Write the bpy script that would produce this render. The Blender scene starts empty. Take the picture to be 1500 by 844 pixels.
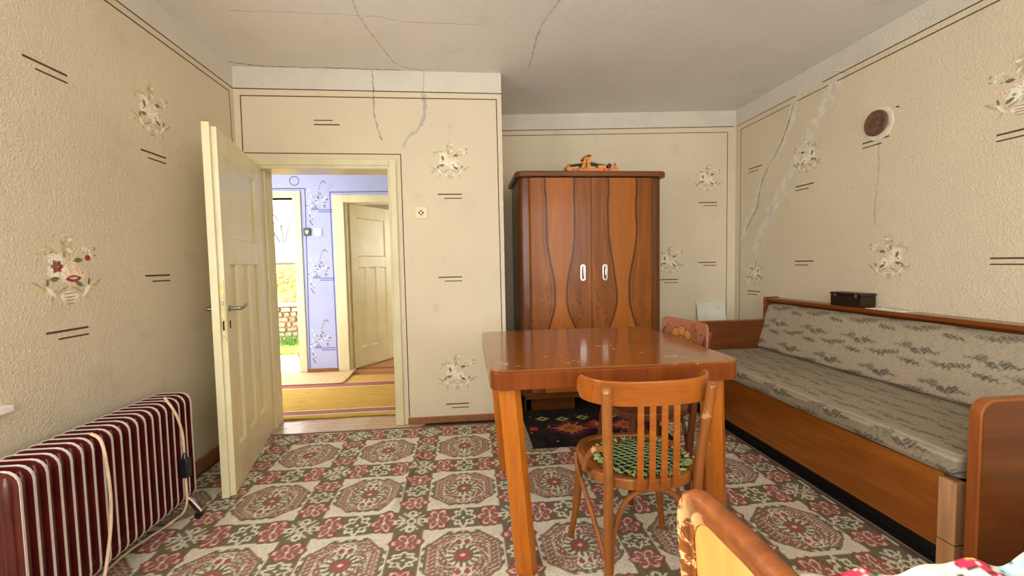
import bpy, bmesh, math, random
import numpy as np
from mathutils import Vector, Matrix, noise as mnoise

random.seed(7); np.random.seed(7)
SC = bpy.context.scene
COL = SC.collection
PI = math.pi

# ------------------------------------------------------------------ camera
def cam_axes(yaw, pitch, roll):
    yaw, pitch, roll = map(math.radians, (yaw, pitch, roll))
    cy, sy, cp, sp = math.cos(yaw), math.sin(yaw), math.cos(pitch), math.sin(pitch)
    f = Vector((sy*cp, cy*cp, -sp)); r = Vector((cy, -sy, 0)); u = r.cross(f)
    c, s = math.cos(roll), math.sin(roll)
    return c*r + s*u, -s*r + c*u, f
cd = bpy.data.cameras.new('camera'); cam = bpy.data.objects.new('camera', cd); COL.objects.link(cam)
r_, u_, f_ = cam_axes(5.83, 3.18, -1.08)
cam.matrix_world = Matrix(((r_.x, u_.x, -f_.x, 0), (r_.y, u_.y, -f_.y, 0), (r_.z, u_.z, -f_.z, 1.22), (0, 0, 0, 1)))
cd.sensor_width = 36; cd.sensor_fit = 'HORIZONTAL'; cd.lens = 640/1500*36; cd.clip_start = 0.02
SC.camera = cam

# ------------------------------------------------------------------ world, sun, window portals, exposure
W = bpy.data.worlds.new('sky'); SC.world = W; W.use_nodes = True
bg = W.node_tree.nodes['Background']; bg.inputs[0].default_value = (1.0, 0.985, 0.965, 1); bg.inputs[1].default_value = 4.3
sl = bpy.data.lights.new('sun', 'SUN'); sun = bpy.data.objects.new('sun', sl); COL.objects.link(sun)
sl.energy = 4.0; sl.color = (1, 0.90, 0.74); sl.angle = math.radians(1.2)
sun.rotation_euler = Vector((0.9, -0.20, -0.5)).to_track_quat('-Z', 'Y').to_euler()
def portal(name, loc, direction, sx, sy):
    l = bpy.data.lights.new(name, 'AREA'); l.shape = 'RECTANGLE'; l.size = sx; l.size_y = sy
    l.cycles.is_portal = True
    o = bpy.data.objects.new(name, l); COL.objects.link(o); o.location = loc
    o.rotation_euler = Vector(direction).to_track_quat('-Z', 'Z').to_euler()
WIN_REAR = [(-1.35, 0.30), (0.65, 2.30)]; WIN_Z = (0.80, 2.40); REAR_Y = -1.2
WIN_LEFT = (0.15, 1.50); WINL_Z = (0.76, 2.25)
for a, b in WIN_REAR:
    portal('window_portal', ((a+b)/2, REAR_Y-0.1, sum(WIN_Z)/2), (0, 1, 0), b-a, WIN_Z[1]-WIN_Z[0])
portal('window_portal', (-1.75, sum(WIN_LEFT)/2, sum(WINL_Z)/2), (1, 0, 0), WIN_LEFT[1]-WIN_LEFT[0], WINL_Z[1]-WINL_Z[0])
SC.view_settings.view_transform = 'Standard'; SC.view_settings.look = 'None'
SC.view_settings.gamma = 1; SC.view_settings.use_curve_mapping = False
SC.view_settings.exposure = 0.80
SC.cycles.use_denoising = True
SC.cycles.max_bounces = 12; SC.cycles.diffuse_bounces = 7; SC.cycles.sample_clamp_indirect = 6

# ------------------------------------------------------------------ colour and node helpers
def lin(c):
    return tuple(((x/255)/12.92 if x/255 <= 0.04045 else ((x/255+0.055)/1.055)**2.4) for x in c)
def rgba(c): return (*lin(c), 1)

class X:                                   # a scalar expression made of Math nodes
    def __init__(s, nt, sock): s.nt, s.s = nt, sock
    def _op(s, op, *a):
        n = s.nt.nodes.new('ShaderNodeMath'); n.operation = op
        for i, v in enumerate((s,)+a):
            if isinstance(v, X): s.nt.links.new(v.s, n.inputs[i])
            else: n.inputs[i].default_value = v
        return X(s.nt, n.outputs[0])
    def __add__(s, o): return s._op('ADD', o)
    def __sub__(s, o): return s._op('SUBTRACT', o)
    def __mul__(s, o): return s._op('MULTIPLY', o)
    def __truediv__(s, o): return s._op('DIVIDE', o)
    __radd__ = __add__; __rmul__ = __mul__
    def abs(s): return s._op('ABSOLUTE')
    def sin(s): return s._op('SINE')
    def max(s, o): return s._op('MAXIMUM', o)
    def min(s, o): return s._op('MINIMUM', o)
    def gt(s, o): return s._op('GREATER_THAN', o)
    def lt(s, o): return s._op('LESS_THAN', o)
    def step(s, a, b):
        n = s.nt.nodes.new('ShaderNodeMapRange'); n.interpolation_type = 'SMOOTHSTEP'
        s.nt.links.new(s.s, n.inputs[0]); n.inputs[1].default_value = a; n.inputs[2].default_value = b
        return X(s.nt, n.outputs[0])

class Mat:
    def __init__(s, name, rough=0.6, spec=0.5, metal=0.0, coat=0.0):
        s.m = bpy.data.materials.new(name); s.m.use_nodes = True; s.nt = s.m.node_tree
        s.b = s.nt.nodes['Principled BSDF']
        s.b.inputs['Roughness'].default_value = rough; s.b.inputs['Metallic'].default_value = metal
        s.b.inputs['Specular IOR Level'].default_value = spec; s.b.inputs['Coat Weight'].default_value = coat
        s.b.inputs['Coat Roughness'].default_value = 0.12
    def coord(s, kind='Object'):
        n = s.nt.nodes.new('ShaderNodeTexCoord'); return n.outputs[kind]
    def xyz(s, sock=None):
        n = s.nt.nodes.new('ShaderNodeSeparateXYZ'); s.nt.links.new(sock or s.coord(), n.inputs[0])
        return [X(s.nt, n.outputs[i]) for i in range(3)]
    def scaled(s, sc, sock=None):
        n = s.nt.nodes.new('ShaderNodeMapping'); n.inputs['Scale'].default_value = sc
        s.nt.links.new(sock or s.coord(), n.inputs[0]); return n.outputs[0]
    def noise(s, scale, detail=3, dist=0.0, sc=(1, 1, 1), rough=0.5):
        n = s.nt.nodes.new('ShaderNodeTexNoise'); n.inputs['Scale'].default_value = scale
        n.inputs['Detail'].default_value = detail; n.inputs['Distortion'].default_value = dist
        n.inputs['Roughness'].default_value = rough
        s.nt.links.new(s.scaled(sc), n.inputs[0]); return X(s.nt, n.outputs[0])
    def ramp(s, x, stops, const=False):
        n = s.nt.nodes.new('ShaderNodeValToRGB'); s.nt.links.new(x.s, n.inputs[0]); e = n.color_ramp.elements
        if const: n.color_ramp.interpolation = 'CONSTANT'
        while len(e) < len(stops): e.new(0.5)
        for i, (p, c) in enumerate(stops): e[i].position = p; e[i].color = rgba(c)
        return n.outputs[0]
    def mix(s, fac, a, b, mode='MIX'):
        n = s.nt.nodes.new('ShaderNodeMix'); n.data_type = 'RGBA'; n.blend_type = mode
        if isinstance(fac, X): s.nt.links.new(fac.s, n.inputs[0])
        else: n.inputs[0].default_value = fac
        for v, i in ((a, 6), (b, 7)):
            if isinstance(v, tuple): n.inputs[i].default_value = rgba(v)
            else: s.nt.links.new(v, n.inputs[i])
        return n.outputs[2]
    def color(s, v):
        if isinstance(v, tuple): s.b.inputs['Base Color'].default_value = rgba(v)
        else: s.nt.links.new(v, s.b.inputs['Base Color'])
        return s
    def bump(s, x, strength=0.3, dist=0.01):
        n = s.nt.nodes.new('ShaderNodeBump'); n.inputs['Strength'].default_value = strength
        n.inputs['Distance'].default_value = dist; s.nt.links.new(x.s, n.inputs['Height'])
        s.nt.links.new(n.outputs[0], s.b.inputs['Normal']); return s

def plain(name, c, rough=0.6, spec=0.5, metal=0.0, var=0.08, scale=30, bump=0.0, coat=0.0):
    m = Mat(name, rough, spec, metal, coat); n = m.noise(scale, 3)
    d = tuple(max(0, x*(1-var)) for x in c); l = tuple(min(255, x*(1+var)) for x in c)
    m.color(m.ramp(n, [(0.3, d), (0.7, l)]))
    if bump: m.bump(m.noise(scale*2, 3), bump, 0.004)
    return m.m
def wood(name, dark, light, axis='z', scale=1.0, rough=0.35, coat=0.3, wear=None, wt=0.60):
    m = Mat(name, rough, 0.35, 0, coat*0.5)
    if not name.startswith(('parquet', 'hall', 'raw', 'toy')):        # old oiled varnish: deep and saturated
        dark, light = [(c[0]*0.90, c[1]*0.85, c[2]*0.70) for c in (dark, light)]
    k = {'x': (0.12, 1, 1), 'y': (1, 0.12, 1), 'z': (1, 1, 0.10)}[axis]
    n = m.noise(9*scale, 5, 1.2, k, 0.6); g = m.noise(90*scale, 2, 0, tuple(0.03 if v < 0.5 else 1 for v in k))
    c = m.ramp(n, [(0.28, dark), (0.5, tuple((a+b)/2 for a, b in zip(dark, light))), (0.72, light)])
    c = m.mix(g.step(0.35, 0.75)*0.28, c, tuple(x*0.72 for x in dark))
    if wear:
        w = m.noise(14, 6, 0.4, (1, 1, 1), 0.75).step(wt, wt+0.04)*m.noise(3, 2).step(0.42, 0.58)
        c = m.mix(w*0.85, c, wear)
    m.color(c); m.bump(g, 0.06, 0.002)
    return m.m
def attr_mat(name, rough=0.85, bump_scale=300, bump=0.35, spec=0.2):
    m = Mat(name, rough, spec); n = m.nt.nodes.new('ShaderNodeAttribute'); n.attribute_name = 'col'
    v = m.noise(12, 3)
    m.color(m.mix(v.step(0.3, 0.8)*0.10, n.outputs['Color'], (120, 110, 95)))
    if bump: m.bump(m.noise(bump_scale, 2), bump, 0.003)
    return m.m

# ------------------------------------------------------------------ object helpers
ORG = {}
def thing(name, label, cat, loc=(0, 0, 0), rotz=0.0, group=None, kind=None):
    o = bpy.data.objects.new(name, None); COL.objects.link(o); o.empty_display_size = 0.05
    o.location = loc; o.rotation_euler = (0, 0, rotz)
    if label: o['label'] = label
    if cat: o['category'] = cat
    if group: o['group'] = group
    if kind: o['kind'] = kind
    ORG[o.name] = Vector(loc) if rotz == 0 else Vector((0, 0, 0))
    return o
def tag(o, label, cat, group=None):
    o['label'] = label; o['category'] = cat
    if group: o['group'] = group
    return o

class MB:
    def __init__(s): s.v, s.f, s.mi = [], [], []
    def add(s, vs, fs, mi=0):
        b = len(s.v); s.v += [tuple(p) for p in vs]; s.f += [tuple(i+b for i in q) for q in fs]; s.mi += [mi]*len(fs); return s
    def box(s, a, b, mi=0, M=None):
        x0, y0, z0 = a; x1, y1, z1 = b
        vs = [(x0, y0, z0), (x1, y0, z0), (x1, y1, z0), (x0, y1, z0), (x0, y0, z1), (x1, y0, z1), (x1, y1, z1), (x0, y1, z1)]
        if M: vs = [M @ Vector(p) for p in vs]
        return s.add(vs, [(0, 3, 2, 1), (4, 5, 6, 7), (0, 1, 5, 4), (1, 2, 6, 5), (2, 3, 7, 6), (3, 0, 4, 7)], mi)
    def prism(s, pts, fn, h, mi=0):        # pts: CCW 2-D outline; fn(u, v, w) -> 3-D; w in h
        n = len(pts); vs = [fn(u, v, h[0]) for u, v in pts] + [fn(u, v, h[1]) for u, v in pts]
        return s.add(vs, [tuple(range(n))[::-1], tuple(range(n, 2*n))] + [(i, (i+1) % n, (i+1) % n+n, i+n) for i in range(n)], mi)
    def ring(s, outer, inner, fn, h, mi=0):
        n = len(outer); vs = []
        for w in h: vs += [fn(u, v, w) for u, v in outer] + [fn(u, v, w) for u, v in inner]
        fs = []
        for i in range(n):
            j = (i+1) % n
            fs += [(i, j, 2*n+j, 2*n+i), (n+j, n+i, 3*n+i, 3*n+j), (j, i, n+i, n+j), (2*n+i, 2*n+j, 3*n+j, 3*n+i)]
        return s.add(vs, fs, mi)
    def tube(s, path, rad, seg=10, mi=0, cap=True, flat=1.0):
        P = [Vector(p) for p in path]; n = len(P)
        R = rad if isinstance(rad, (list, tuple)) else [rad]*n
        vs, fs = [], []; up = None
        for i in range(n):
            t = (P[min(i+1, n-1)] - P[max(i-1, 0)]).normalized()
            if up is None: up = Vector((0, 0, 1)) if abs(t.z) < 0.9 else Vector((0, 1, 0))
            a = t.cross(up).normalized(); up = a.cross(t).normalized()
            for k in range(seg):
                th = 2*PI*k/seg; vs.append(P[i] + (a*math.cos(th)*flat + up*math.sin(th))*R[i])
        for i in range(n-1):
            for k in range(seg):
                k2 = (k+1) % seg; fs.append((i*seg+k, i*seg+k2, (i+1)*seg+k2, (i+1)*seg+k))
        if cap: fs += [tuple(range(seg))[::-1], tuple((n-1)*seg+k for k in range(seg))]
        return s.add(vs, fs, mi)
    def lathe(s, prof, fn=lambda x, y, z: (x, y, z), seg=24, mi=0):   # prof: (r, z)
        vs, fs = [], []; n = len(prof)
        for r, z in prof:
            for k in range(seg): vs.append(fn(r*math.cos(2*PI*k/seg), r*math.sin(2*PI*k/seg), z))
        for i in range(n-1):
            for k in range(seg):
                k2 = (k+1) % seg; fs.append((i*seg+k, i*seg+k2, (i+1)*seg+k2, (i+1)*seg+k))
        fs += [tuple(range(seg))[::-1], tuple((n-1)*seg+k for k in range(seg))]
        return s.add(vs, fs, mi)
    def build(s, name, mats, parent=None, bevel=0.0, smooth=False, kind=None, seg=2, label=None):
        off = ORG.get(parent.name, Vector((0, 0, 0))) if parent else Vector((0, 0, 0))
        me = bpy.data.meshes.new(name); me.from_pydata([(x-off.x, y-off.y, z-off.z) for x, y, z in s.v], [], s.f)
        if not isinstance(mats, (list, tuple)): mats = [mats]
        for m in mats: me.materials.append(m)
        me.polygons.foreach_set('material_index', s.mi)
        bm = bmesh.new(); bm.from_mesh(me); bmesh.ops.recalc_face_normals(bm, faces=bm.faces); bm.to_mesh(me); bm.free()
        if smooth:
            me.polygons.foreach_set('use_smooth', [True]*len(me.polygons))
            me.set_sharp_from_angle(angle=math.radians(40))
        o = bpy.data.objects.new(name, me); COL.objects.link(o)
        if parent: o.parent = parent; ORG[o.name] = off
        if bevel:
            b = o.modifiers.new('bevel', 'BEVEL'); b.width = bevel; b.segments = seg; b.limit_method = 'ANGLE'; b.angle_limit = math.radians(50)
        if kind: o['kind'] = kind
        if label: o['label'] = label
        return o
def box(name, a, b, m, parent=None, bevel=0.0, kind=None, label=None, seg=2):
    lo = tuple(min(p, q) for p, q in zip(a, b)); hi = tuple(max(p, q) for p, q in zip(a, b))
    return MB().box(lo, hi).build(name, m, parent, bevel, False, kind, seg, label)
def spline(pts, n=8):
    P = [Vector(p) for p in pts]; P = [P[0]*2-P[1]] + P + [P[-1]*2-P[-2]]; out = []
    for i in range(1, len(P)-2):
        a, b, c, d = P[i-1:i+3]
        for k in range(n):
            t = k/n
            out.append(0.5*((2*b) + (c-a)*t + (2*a-5*b+4*c-d)*t*t + (3*b-a-3*c+d)*t**3))
    out.append(P[-2]); return out
def rrect(x0, y0, x1, y1, r, n=5, corners=(1, 1, 1, 1)):   # CCW from lower left
    out = []
    for (cx, cy, a0, on) in ((x0, y0, PI, corners[0]), (x1, y0, 1.5*PI, corners[1]), (x1, y1, 0, corners[2]), (x0, y1, PI/2, corners[3])):
        if not on: out.append((cx, cy)); continue
        ox = cx + (r if cx == x0 else -r); oy = cy + (r if cy == y0 else -r)
        out += [(ox+r*math.cos(a0+PI/2*k/n), oy+r*math.sin(a0+PI/2*k/n)) for k in range(n+1)]
    return out
XY = lambda u, v, w: (u, v, w)
XZ = lambda u, v, w: (u, w, v)
YZ = lambda u, v, w: (w, u, v)
def grid_mesh(name, xs, ys, zfn, cfn, mat, parent=None):
    """a sheet of stitches coloured point by point (xs, ys: 1-D arrays; zfn, cfn: arrays in, arrays out)"""
    gx, gy = np.meshgrid(xs, ys); nx, ny = len(xs), len(ys)
    co = np.stack([gx, gy, zfn(gx, gy)], -1).reshape(-1, 3).astype(np.float32)
    if parent: co -= np.array(ORG[parent.name], dtype=np.float32)
    i = np.arange((nx-1)*(ny-1)); a = (i//(nx-1))*nx + i % (nx-1)
    q = np.stack([a, a+1, a+nx+1, a+nx], -1).astype(np.int32)
    me = bpy.data.meshes.new(name); me.vertices.add(nx*ny); me.vertices.foreach_set('co', co.ravel())
    me.loops.add(q.size); me.loops.foreach_set('vertex_index', q.ravel())
    me.polygons.add(len(q)); me.polygons.foreach_set('loop_start', np.arange(0, q.size, 4, dtype=np.int32))
    me.update(calc_edges=True)
    c = cfn(gx, gy).reshape(-1, 3)/255.0
    c = np.where(c <= 0.04045, c/12.92, ((c+0.055)/1.055)**2.4)
    at = me.attributes.new('col', 'FLOAT_COLOR', 'POINT')
    at.data.foreach_set('color', np.concatenate([c, np.ones((len(c), 1))], 1).astype(np.float32).ravel())
    me.polygons.foreach_set('use_smooth', np.ones(len(q), dtype=bool))
    me.materials.append(mat)
    o = bpy.data.objects.new(name, me); COL.objects.link(o)
    if parent: o.parent = parent; ORG[o.name] = ORG[parent.name]
    return o
def copy_tree(o, parent=None):
    c = o.copy(); COL.objects.link(c)
    if parent: c.parent = parent
    for ch in list(o.children): copy_tree(ch, c)
    return c

# ------------------------------------------------------------------ materials
def plaster(name, c, band=None, zband=2.508, rough=0.55, scale=70, strength=0.5):
    m = Mat(name, rough, 0.3)
    base = m.mix(m.noise(1.3, 4).step(0.3, 0.75)*0.5, c, tuple(x*0.93 for x in c))
    base = m.mix(m.noise(5, 4).step(0.58, 0.8)*0.35, base, tuple(x*0.86 for x in c))
    if band:
        z = m.xyz()[2]
        base = m.mix(z.step(zband-0.004, zband+0.004), base, m.mix(m.noise(4, 4).step(0.45, 0.75)*0.4, band, tuple(x*0.9 for x in band)))
    m.color(base)
    m.bump(m.noise(scale, 4, 0.6, (1, 1, 1), 0.6).step(0.35, 0.75), strength, 0.006)
    return m.m
CREAM = (231, 219, 190)
M_wall = plaster('cream_painted_plaster', CREAM, (226, 220, 206))
M_wall_l = plaster('cream_painted_plaster_rough', (227, 214, 186), (224, 218, 206), scale=95, strength=0.55)
M_ceil = plaster('white_ceiling_plaster', (238, 235, 229), scale=80, strength=0.6)
M_blue = plaster('blue_painted_plaster', (184, 194, 238), scale=70)
M_hallw = plaster('white_plaster', (230, 228, 224))
M_room2 = plaster('beige_plaster', (214, 200, 168))
M_line = plain('brown_stencil_paint', (88, 62, 38), 0.7)
M_blueline = plain('dark_blue_stencil_paint', (70, 78, 150), 0.7)
M_crack = plain('crack_shadow_grey', (120, 105, 82), 0.9)
M_patch = plain('bare_grey_filler', (224, 217, 198), 0.85, var=0.06, scale=20)
M_patchgrey = plain('grey_filler', (190, 184, 172), 0.9)
M_base = plain('brown_painted_skirting', (150, 98, 62), 0.4)
M_door = Mat('cream_gloss_door_paint', 0.28, 0.5)
_n = M_door.noise(6, 4, 0, (1, 1, 0.4)).step(0.35, 0.75)
M_door.color(M_door.mix(_n*0.6, (224, 217, 178), (208, 197, 152))); M_door.bump(M_door.noise(40, 3, 0, (1, 1, 0.1)), 0.08, 0.003)
M_door = M_door.m
M_door2 = plain('aged_cream_door_paint', (206, 194, 146), 0.35, var=0.03, scale=6)
M_hole = plain('dark_recess', (26, 22, 18), 0.9)
M_chrome = plain('chrome', (215, 215, 212), 0.18, metal=1.0, var=0.03)
M_alu = plain('dull_aluminium', (150, 148, 140), 0.35, metal=1.0)
M_lockm = plain('painted_lock_plate', (214, 196, 138), 0.4, metal=0.2)
M_par = [wood('parquet_oak_%s' % n, d, l, 'x', 1.6, 0.35, 0.2) for n, d, l in
         (('pale', (204, 176, 146), (232, 210, 184)), ('mid', (188, 156, 124), (220, 192, 160)), ('warm', (196, 160, 122), (226, 196, 158)))]
M_subfloor = plain('dark_floor_paint', (44, 38, 34), 0.6)
M_board = wood('hall_floor_board', (150, 96, 50), (196, 140, 84), 'x', 1.2, 0.35, 0.2)
M_swhite = plain('cream_plastic', (232, 218, 176), 0.35, var=0.03)
M_pwhite = plain('white_plastic', (236, 236, 234), 0.35, var=0.03)
M_pblack = plain('black_plastic', (24, 24, 26), 0.3, var=0.1)
M_mar = plain('maroon_enamel', (80, 24, 20), 0.26, var=0.12, scale=8, coat=0.3)
M_rim = plain('bare_metal_rim', (222, 214, 206), 0.35, metal=0.35, var=0.05)
M_cord = plain('cream_cord', (218, 192, 160), 0.6)
M_ward = wood('walnut_carcass', (92, 50, 22), (132, 78, 36), 'z', 1.0, 0.3, 0.35)
M_wardx = wood('walnut_carcass_top', (100, 56, 24), (140, 84, 40), 'x', 1.0, 0.3, 0.35)
M_oak_top = wood('table_veneer_top', (140, 80, 30), (172, 104, 44), 'x', 1.0, 0.14, 0.9, (206, 170, 130))
M_apron = wood('table_veneer_edge', (120, 58, 20), (152, 80, 30), 'z', 1.3, 0.25, 0.4)
M_leg = wood('orange_varnished_beech', (186, 104, 26), (218, 138, 44), 'z', 1.0, 0.3, 0.3)
M_beech = wood('bentwood_beech', (138, 82, 38), (186, 124, 66), 'z', 1.4, 0.35, 0.25, (214, 172, 124))
M_rail = wood('back_rail_beech', (160, 86, 28), (202, 126, 50), 'x', 1.2, 0.28, 0.35)
M_seat = wood('seat_ply', (122, 76, 40), (168, 110, 62), 'y', 1.0, 0.35, 0.25)
M_dkch = wood('dark_bentwood', (96, 50, 28), (140, 78, 44), 'z', 1.2, 0.4, 0.2)
M_hoop = wood('worn_bentwood_hoop', (104, 56, 24), (148, 88, 42), 'y', 1.5, 0.35, 0.3, (226, 184, 128), 0.52)
M_panel = Mat('yellow_plywood_panel', 0.4, 0.4)
_p = M_panel.noise(10, 4, 1.0, (1, 1, 0.1), 0.6); _w = M_panel.noise(16, 6, 0.5, (1, 1, 0.6), 0.75).step(0.64, 0.67)*M_panel.noise(4, 2).step(0.5, 0.6)
M_panel.color(M_panel.mix(_w*0.8, M_panel.ramp(_p, [(0.3, (186, 124, 60)), (0.7, (202, 142, 76))]), (228, 196, 140)))
M_panel = M_panel.m
M_sofa = wood('sofa_front_veneer', (146, 84, 28), (196, 124, 50), 'y', 0.7, 0.3, 0.3)
M_arm = wood('sofa_arm_veneer', (98, 54, 24), (134, 78, 36), 'x', 0.9, 0.28, 0.4)
M_armedge = wood('sofa_edge_beech', (150, 82, 40), (186, 112, 62), 'z', 1.2, 0.35, 0.2)
M_shelf = wood('sofa_shelf_veneer', (122, 66, 28), (160, 92, 44), 'y', 0.9, 0.25, 0.4)
M_rawwood = wood('raw_softwood', (182, 132, 88), (214, 168, 122), 'z', 1.0, 0.6, 0.0)
M_darkwood = wood('blackened_box_wood', (34, 22, 16), (62, 42, 30), 'y', 1.0, 0.4, 0.2)
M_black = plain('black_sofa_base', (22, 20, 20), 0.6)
M_carpet = attr_mat('woven_carpet', 0.9, 260, 0.5)
M_rug = attr_mat('woven_rug', 0.95, 260, 0.4)
M_pad = attr_mat('crochet_pad', 0.9, 160, 0.4)
M_fabric = attr_mat('jacquard_upholstery', 0.7, 420, 0.5, 0.3)
M_carved = attr_mat('stencilled_plywood', 0.4, 60, 0.05, 0.4)
M_cloth = attr_mat('printed_tablecloth', 0.8, 300, 0.2)
M_stone = plain('rough_stone', (150, 140, 122), 0.9, var=0.2, scale=6, bump=0.5)
M_ochre = plain('ochre_render', (186, 152, 100), 0.9, var=0.15, scale=8, bump=0.4)
M_conc = plain('pale_concrete', (196, 190, 180), 0.9, var=0.05)
M_lawn = plain('lawn', (126, 140, 48), 0.9, var=0.25, scale=20)
M_grass = plain('grass_blades', (84, 120, 50), 0.8, var=0.3)
M_bark = plain('grey_bark', (104, 100, 98), 0.9)
M_tile = plain('grey_roof_tile', (120, 112, 104), 0.8)
M_redpot = plain('red_plastic', (196, 44, 36), 0.4)
M_toy = wood('toy_loom_wood', (206, 120, 56), (236, 164, 92), 'x', 2.0, 0.5, 0.1)
M_toyd = plain('dark_brown_peg', (62, 34, 26), 0.5)
M_yarn = plain('sage_yarn_strip', (176, 176, 146), 0.8)
M_redp = plain('red_paint_mark', (190, 52, 36), 0.6)
M_flue = plain('rusted_brown_metal', (104, 76, 54), 0.6, var=0.2, scale=40)

# ------------------------------------------------------------------ the room shell
H = 2.66
def struct(o): o['kind'] = 'structure'; return o
floor = struct(box('floor', (-1.83, REAR_Y-0.2, -0.12), (2.83, 3.42, -0.004), M_subfloor))
MB().prism([(0.29, 3.42), (2.83, 3.42), (2.83, 4.5), (0.29, 4.5)], XY, (-0.12, -0.004)).build('floor_strip', M_subfloor, floor)
# herringbone parquet in and before the doorway
bw, nb = 0.062, 5; L = bw*nb; k = 0
R45 = Matrix.Translation((-1.0, 3.4, 0)) @ Matrix.Rotation(PI/4, 4, 'Z')
for m_ in range(-4, 5):
    for r in range(-30, 31):
        for (x0, y0, dx, dy) in ((r*bw+m_*2*L, r*bw, L, bw), (r*bw+L+m_*2*L, r*bw+bw-L, bw, L)):
            c = R45 @ Vector((x0+dx/2, y0+dy/2, 0))
            if not (-1.62 < c.x < -0.44 and 3.16 < c.y < 3.72): continue
            MB().box((x0+0.0006, y0+0.0006, -0.015), (x0+dx-0.0006, y0+dy-0.0006, -0.002+0.0005*(k % 3)), 0, R45).build('parquet_block', M_par[(k*7+r) % 3], floor); k += 1
for i in range(9):
    box('floor_board', (-3.0, 3.60+i*0.19, -0.03), (0.28, 3.60+i*0.19+0.187, -0.003), M_board, floor)
box('hall_subfloor', (-3.1, 3.42, -0.12), (0.29, 5.4, -0.03), M_subfloor, floor)
box('next_room_floor', (-1.9, 5.36, -0.12), (0.9, 8.2, -0.001), M_board, floor)

ceil = struct(MB().box((-1.83, REAR_Y-0.2, H), (2.83, 3.5, H+0.12)).box((0.2, 3.5, H), (2.83, 4.55, H+0.12)).build('ceiling', M_ceil))
box('hall_ceiling', (-3.2, 3.5, H), (0.2, 5.4, H+0.12), M_hallw, ceil)
box('next_room_ceiling', (-1.9, 5.4, 2.5), (0.9, 8.2, H+0.1), M_hallw, ceil)
for i in range(5):
    box('ceiling_stripe', (-1.9, 6.2+i*0.3, 2.494), (0.9, 6.22+i*0.3, 2.501), M_line, ceil)

T = 0.2
def wall_with_holes(name, mat, a0, a1, holes, fixed, axis, z1=H, th=T):
    """axis 'x': the wall runs along X at Y in fixed; axis 'y': along Y at X in fixed"""
    mb = MB(); xs = sorted({a0, a1, *[h[0] for h in holes], *[h[1] for h in holes]})
    for p, q in zip(xs, xs[1:]):
        zs = [(0, z1)]
        for h in holes:
            if h[0] <= p and q <= h[1]: zs = [(0, h[2]), (h[3], z1)]
        for z0, z9 in zs:
            if z9-z0 < 1e-4: continue
            if axis == 'x': mb.box((p, fixed[0], z0), (q, fixed[1], z9))
            else: mb.box((fixed[0], p, z0), (fixed[1], q, z9))
    return struct(mb.build(name, mat))
YB = 3.376
D0, D1, DZ = -1.53, -0.535, 1.975
w_left = wall_with_holes('wall_left', M_wall_l, REAR_Y-0.2, 3.40, [(*WIN_LEFT, *WINL_Z)], (-1.83, -1.63), 'y')
w_back = wall_with_holes('wall_back', M_wall, -1.83, 0.29, [(D0, D1, 0, DZ)], (YB, YB+T), 'x')
MB().box((0.09, YB+T, 0), (0.29, 4.5, H)).build('return_wall', M_wall, w_back)
w_rec = struct(MB().prism([(0.2, 4.311), (2.83, 4.05), (2.83, 4.3), (0.2, 4.55)], XY, (0, H)).build('wall_recess', M_wall))
w_right = struct(box('wall_right', (2.63, REAR_Y-0.2, 0), (2.83, 4.3, H), M_wall))
w_rear = wall_with_holes('wall_rear', M_wall, -1.63, 2.63, [(a, b, *WIN_Z) for a, b in WIN_REAR], (REAR_Y-0.2, REAR_Y), 'x')
# open casement frames in the windows behind and beside the camera
def window_frame(name, a, b, z, fixed, axis):
    mb = MB(); f = 0.05; (z0, z1) = z
    for (p, q, r0, r1) in ((a, a+f, z0, z1), (b-f, b, z0, z1), (a+f, b-f, z0, z0+f), (a+f, b-f, z1-f, z1), ((a+b)/2-0.02, (a+b)/2+0.02, z0+f, z1-f)):
        if axis == 'x': mb.box((p, fixed[0], r0), (q, fixed[1], r1))
        else: mb.box((fixed[0], p, r0), (fixed[1], q, r1))
    return struct(mb.build(name, M_pwhite, None, 0.004))
for i, (a, b) in enumerate(WIN_REAR): window_frame('window_%d' % (i+1), a, b, WIN_Z, (REAR_Y-0.12, REAR_Y-0.06), 'x')
w3 = window_frame('window_3', *WIN_LEFT, WINL_Z, (-1.76, -1.70), 'y')
box('sill', (-1.70, 0.0, 0.733), (-1.60, 1.690, 0.758), M_pwhite, w3, 0.004)

# hall and the room beyond
YH = 5.22
w_hall = wall_with_holes('wall_hall', M_blue, -3.0, 0.29, [(-2.75, -1.94, 0, 2.01), (-1.385, -0.55, 0, 1.96)], (YH, YH+0.16), 'x')
w_halll = wall_with_holes('wall_hall_left', M_hallw, YB+T, YH, [], (-3.16, -3.0), 'y')
w_hallr = struct(box('wall_hall_right', (0.02, YB+T, 0), (0.09, YH, H), M_hallw))
w_hallf = wall_with_holes('wall_hall_front', M_hallw, -3.16, -1.83, [(-2.98, -1.88, 0.45, 2.4)], (YB+0.02, YB+T), 'x')  # unseen opening added to throw daylight onto the blue hall wall
w_r2 = struct(box('wall_next_room_left', (-1.9, YH+0.16, 0), (-1.75, 8.2, H), M_room2))
w_r2b = struct(box('wall_next_room_back', (-1.9, 8.05, 0), (0.9, 8.2, H), M_room2))
w_r2r = wall_with_holes('wall_next_room_right', M_room2, YH+0.16, 8.05, [(5.8, 7.2, 1.0, 2.0)], (0.75, 0.9), 'y')  # unseen opening added to let daylight into this room
portal('window_portal', (-2.43, YB, 1.42), (0, 1, 0), 1.1, 1.95)  # portal of the added hall opening
portal('window_portal', (-2.34, YH+0.3, 1.0), (0, -1, 0), 0.8, 2.0)

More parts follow.
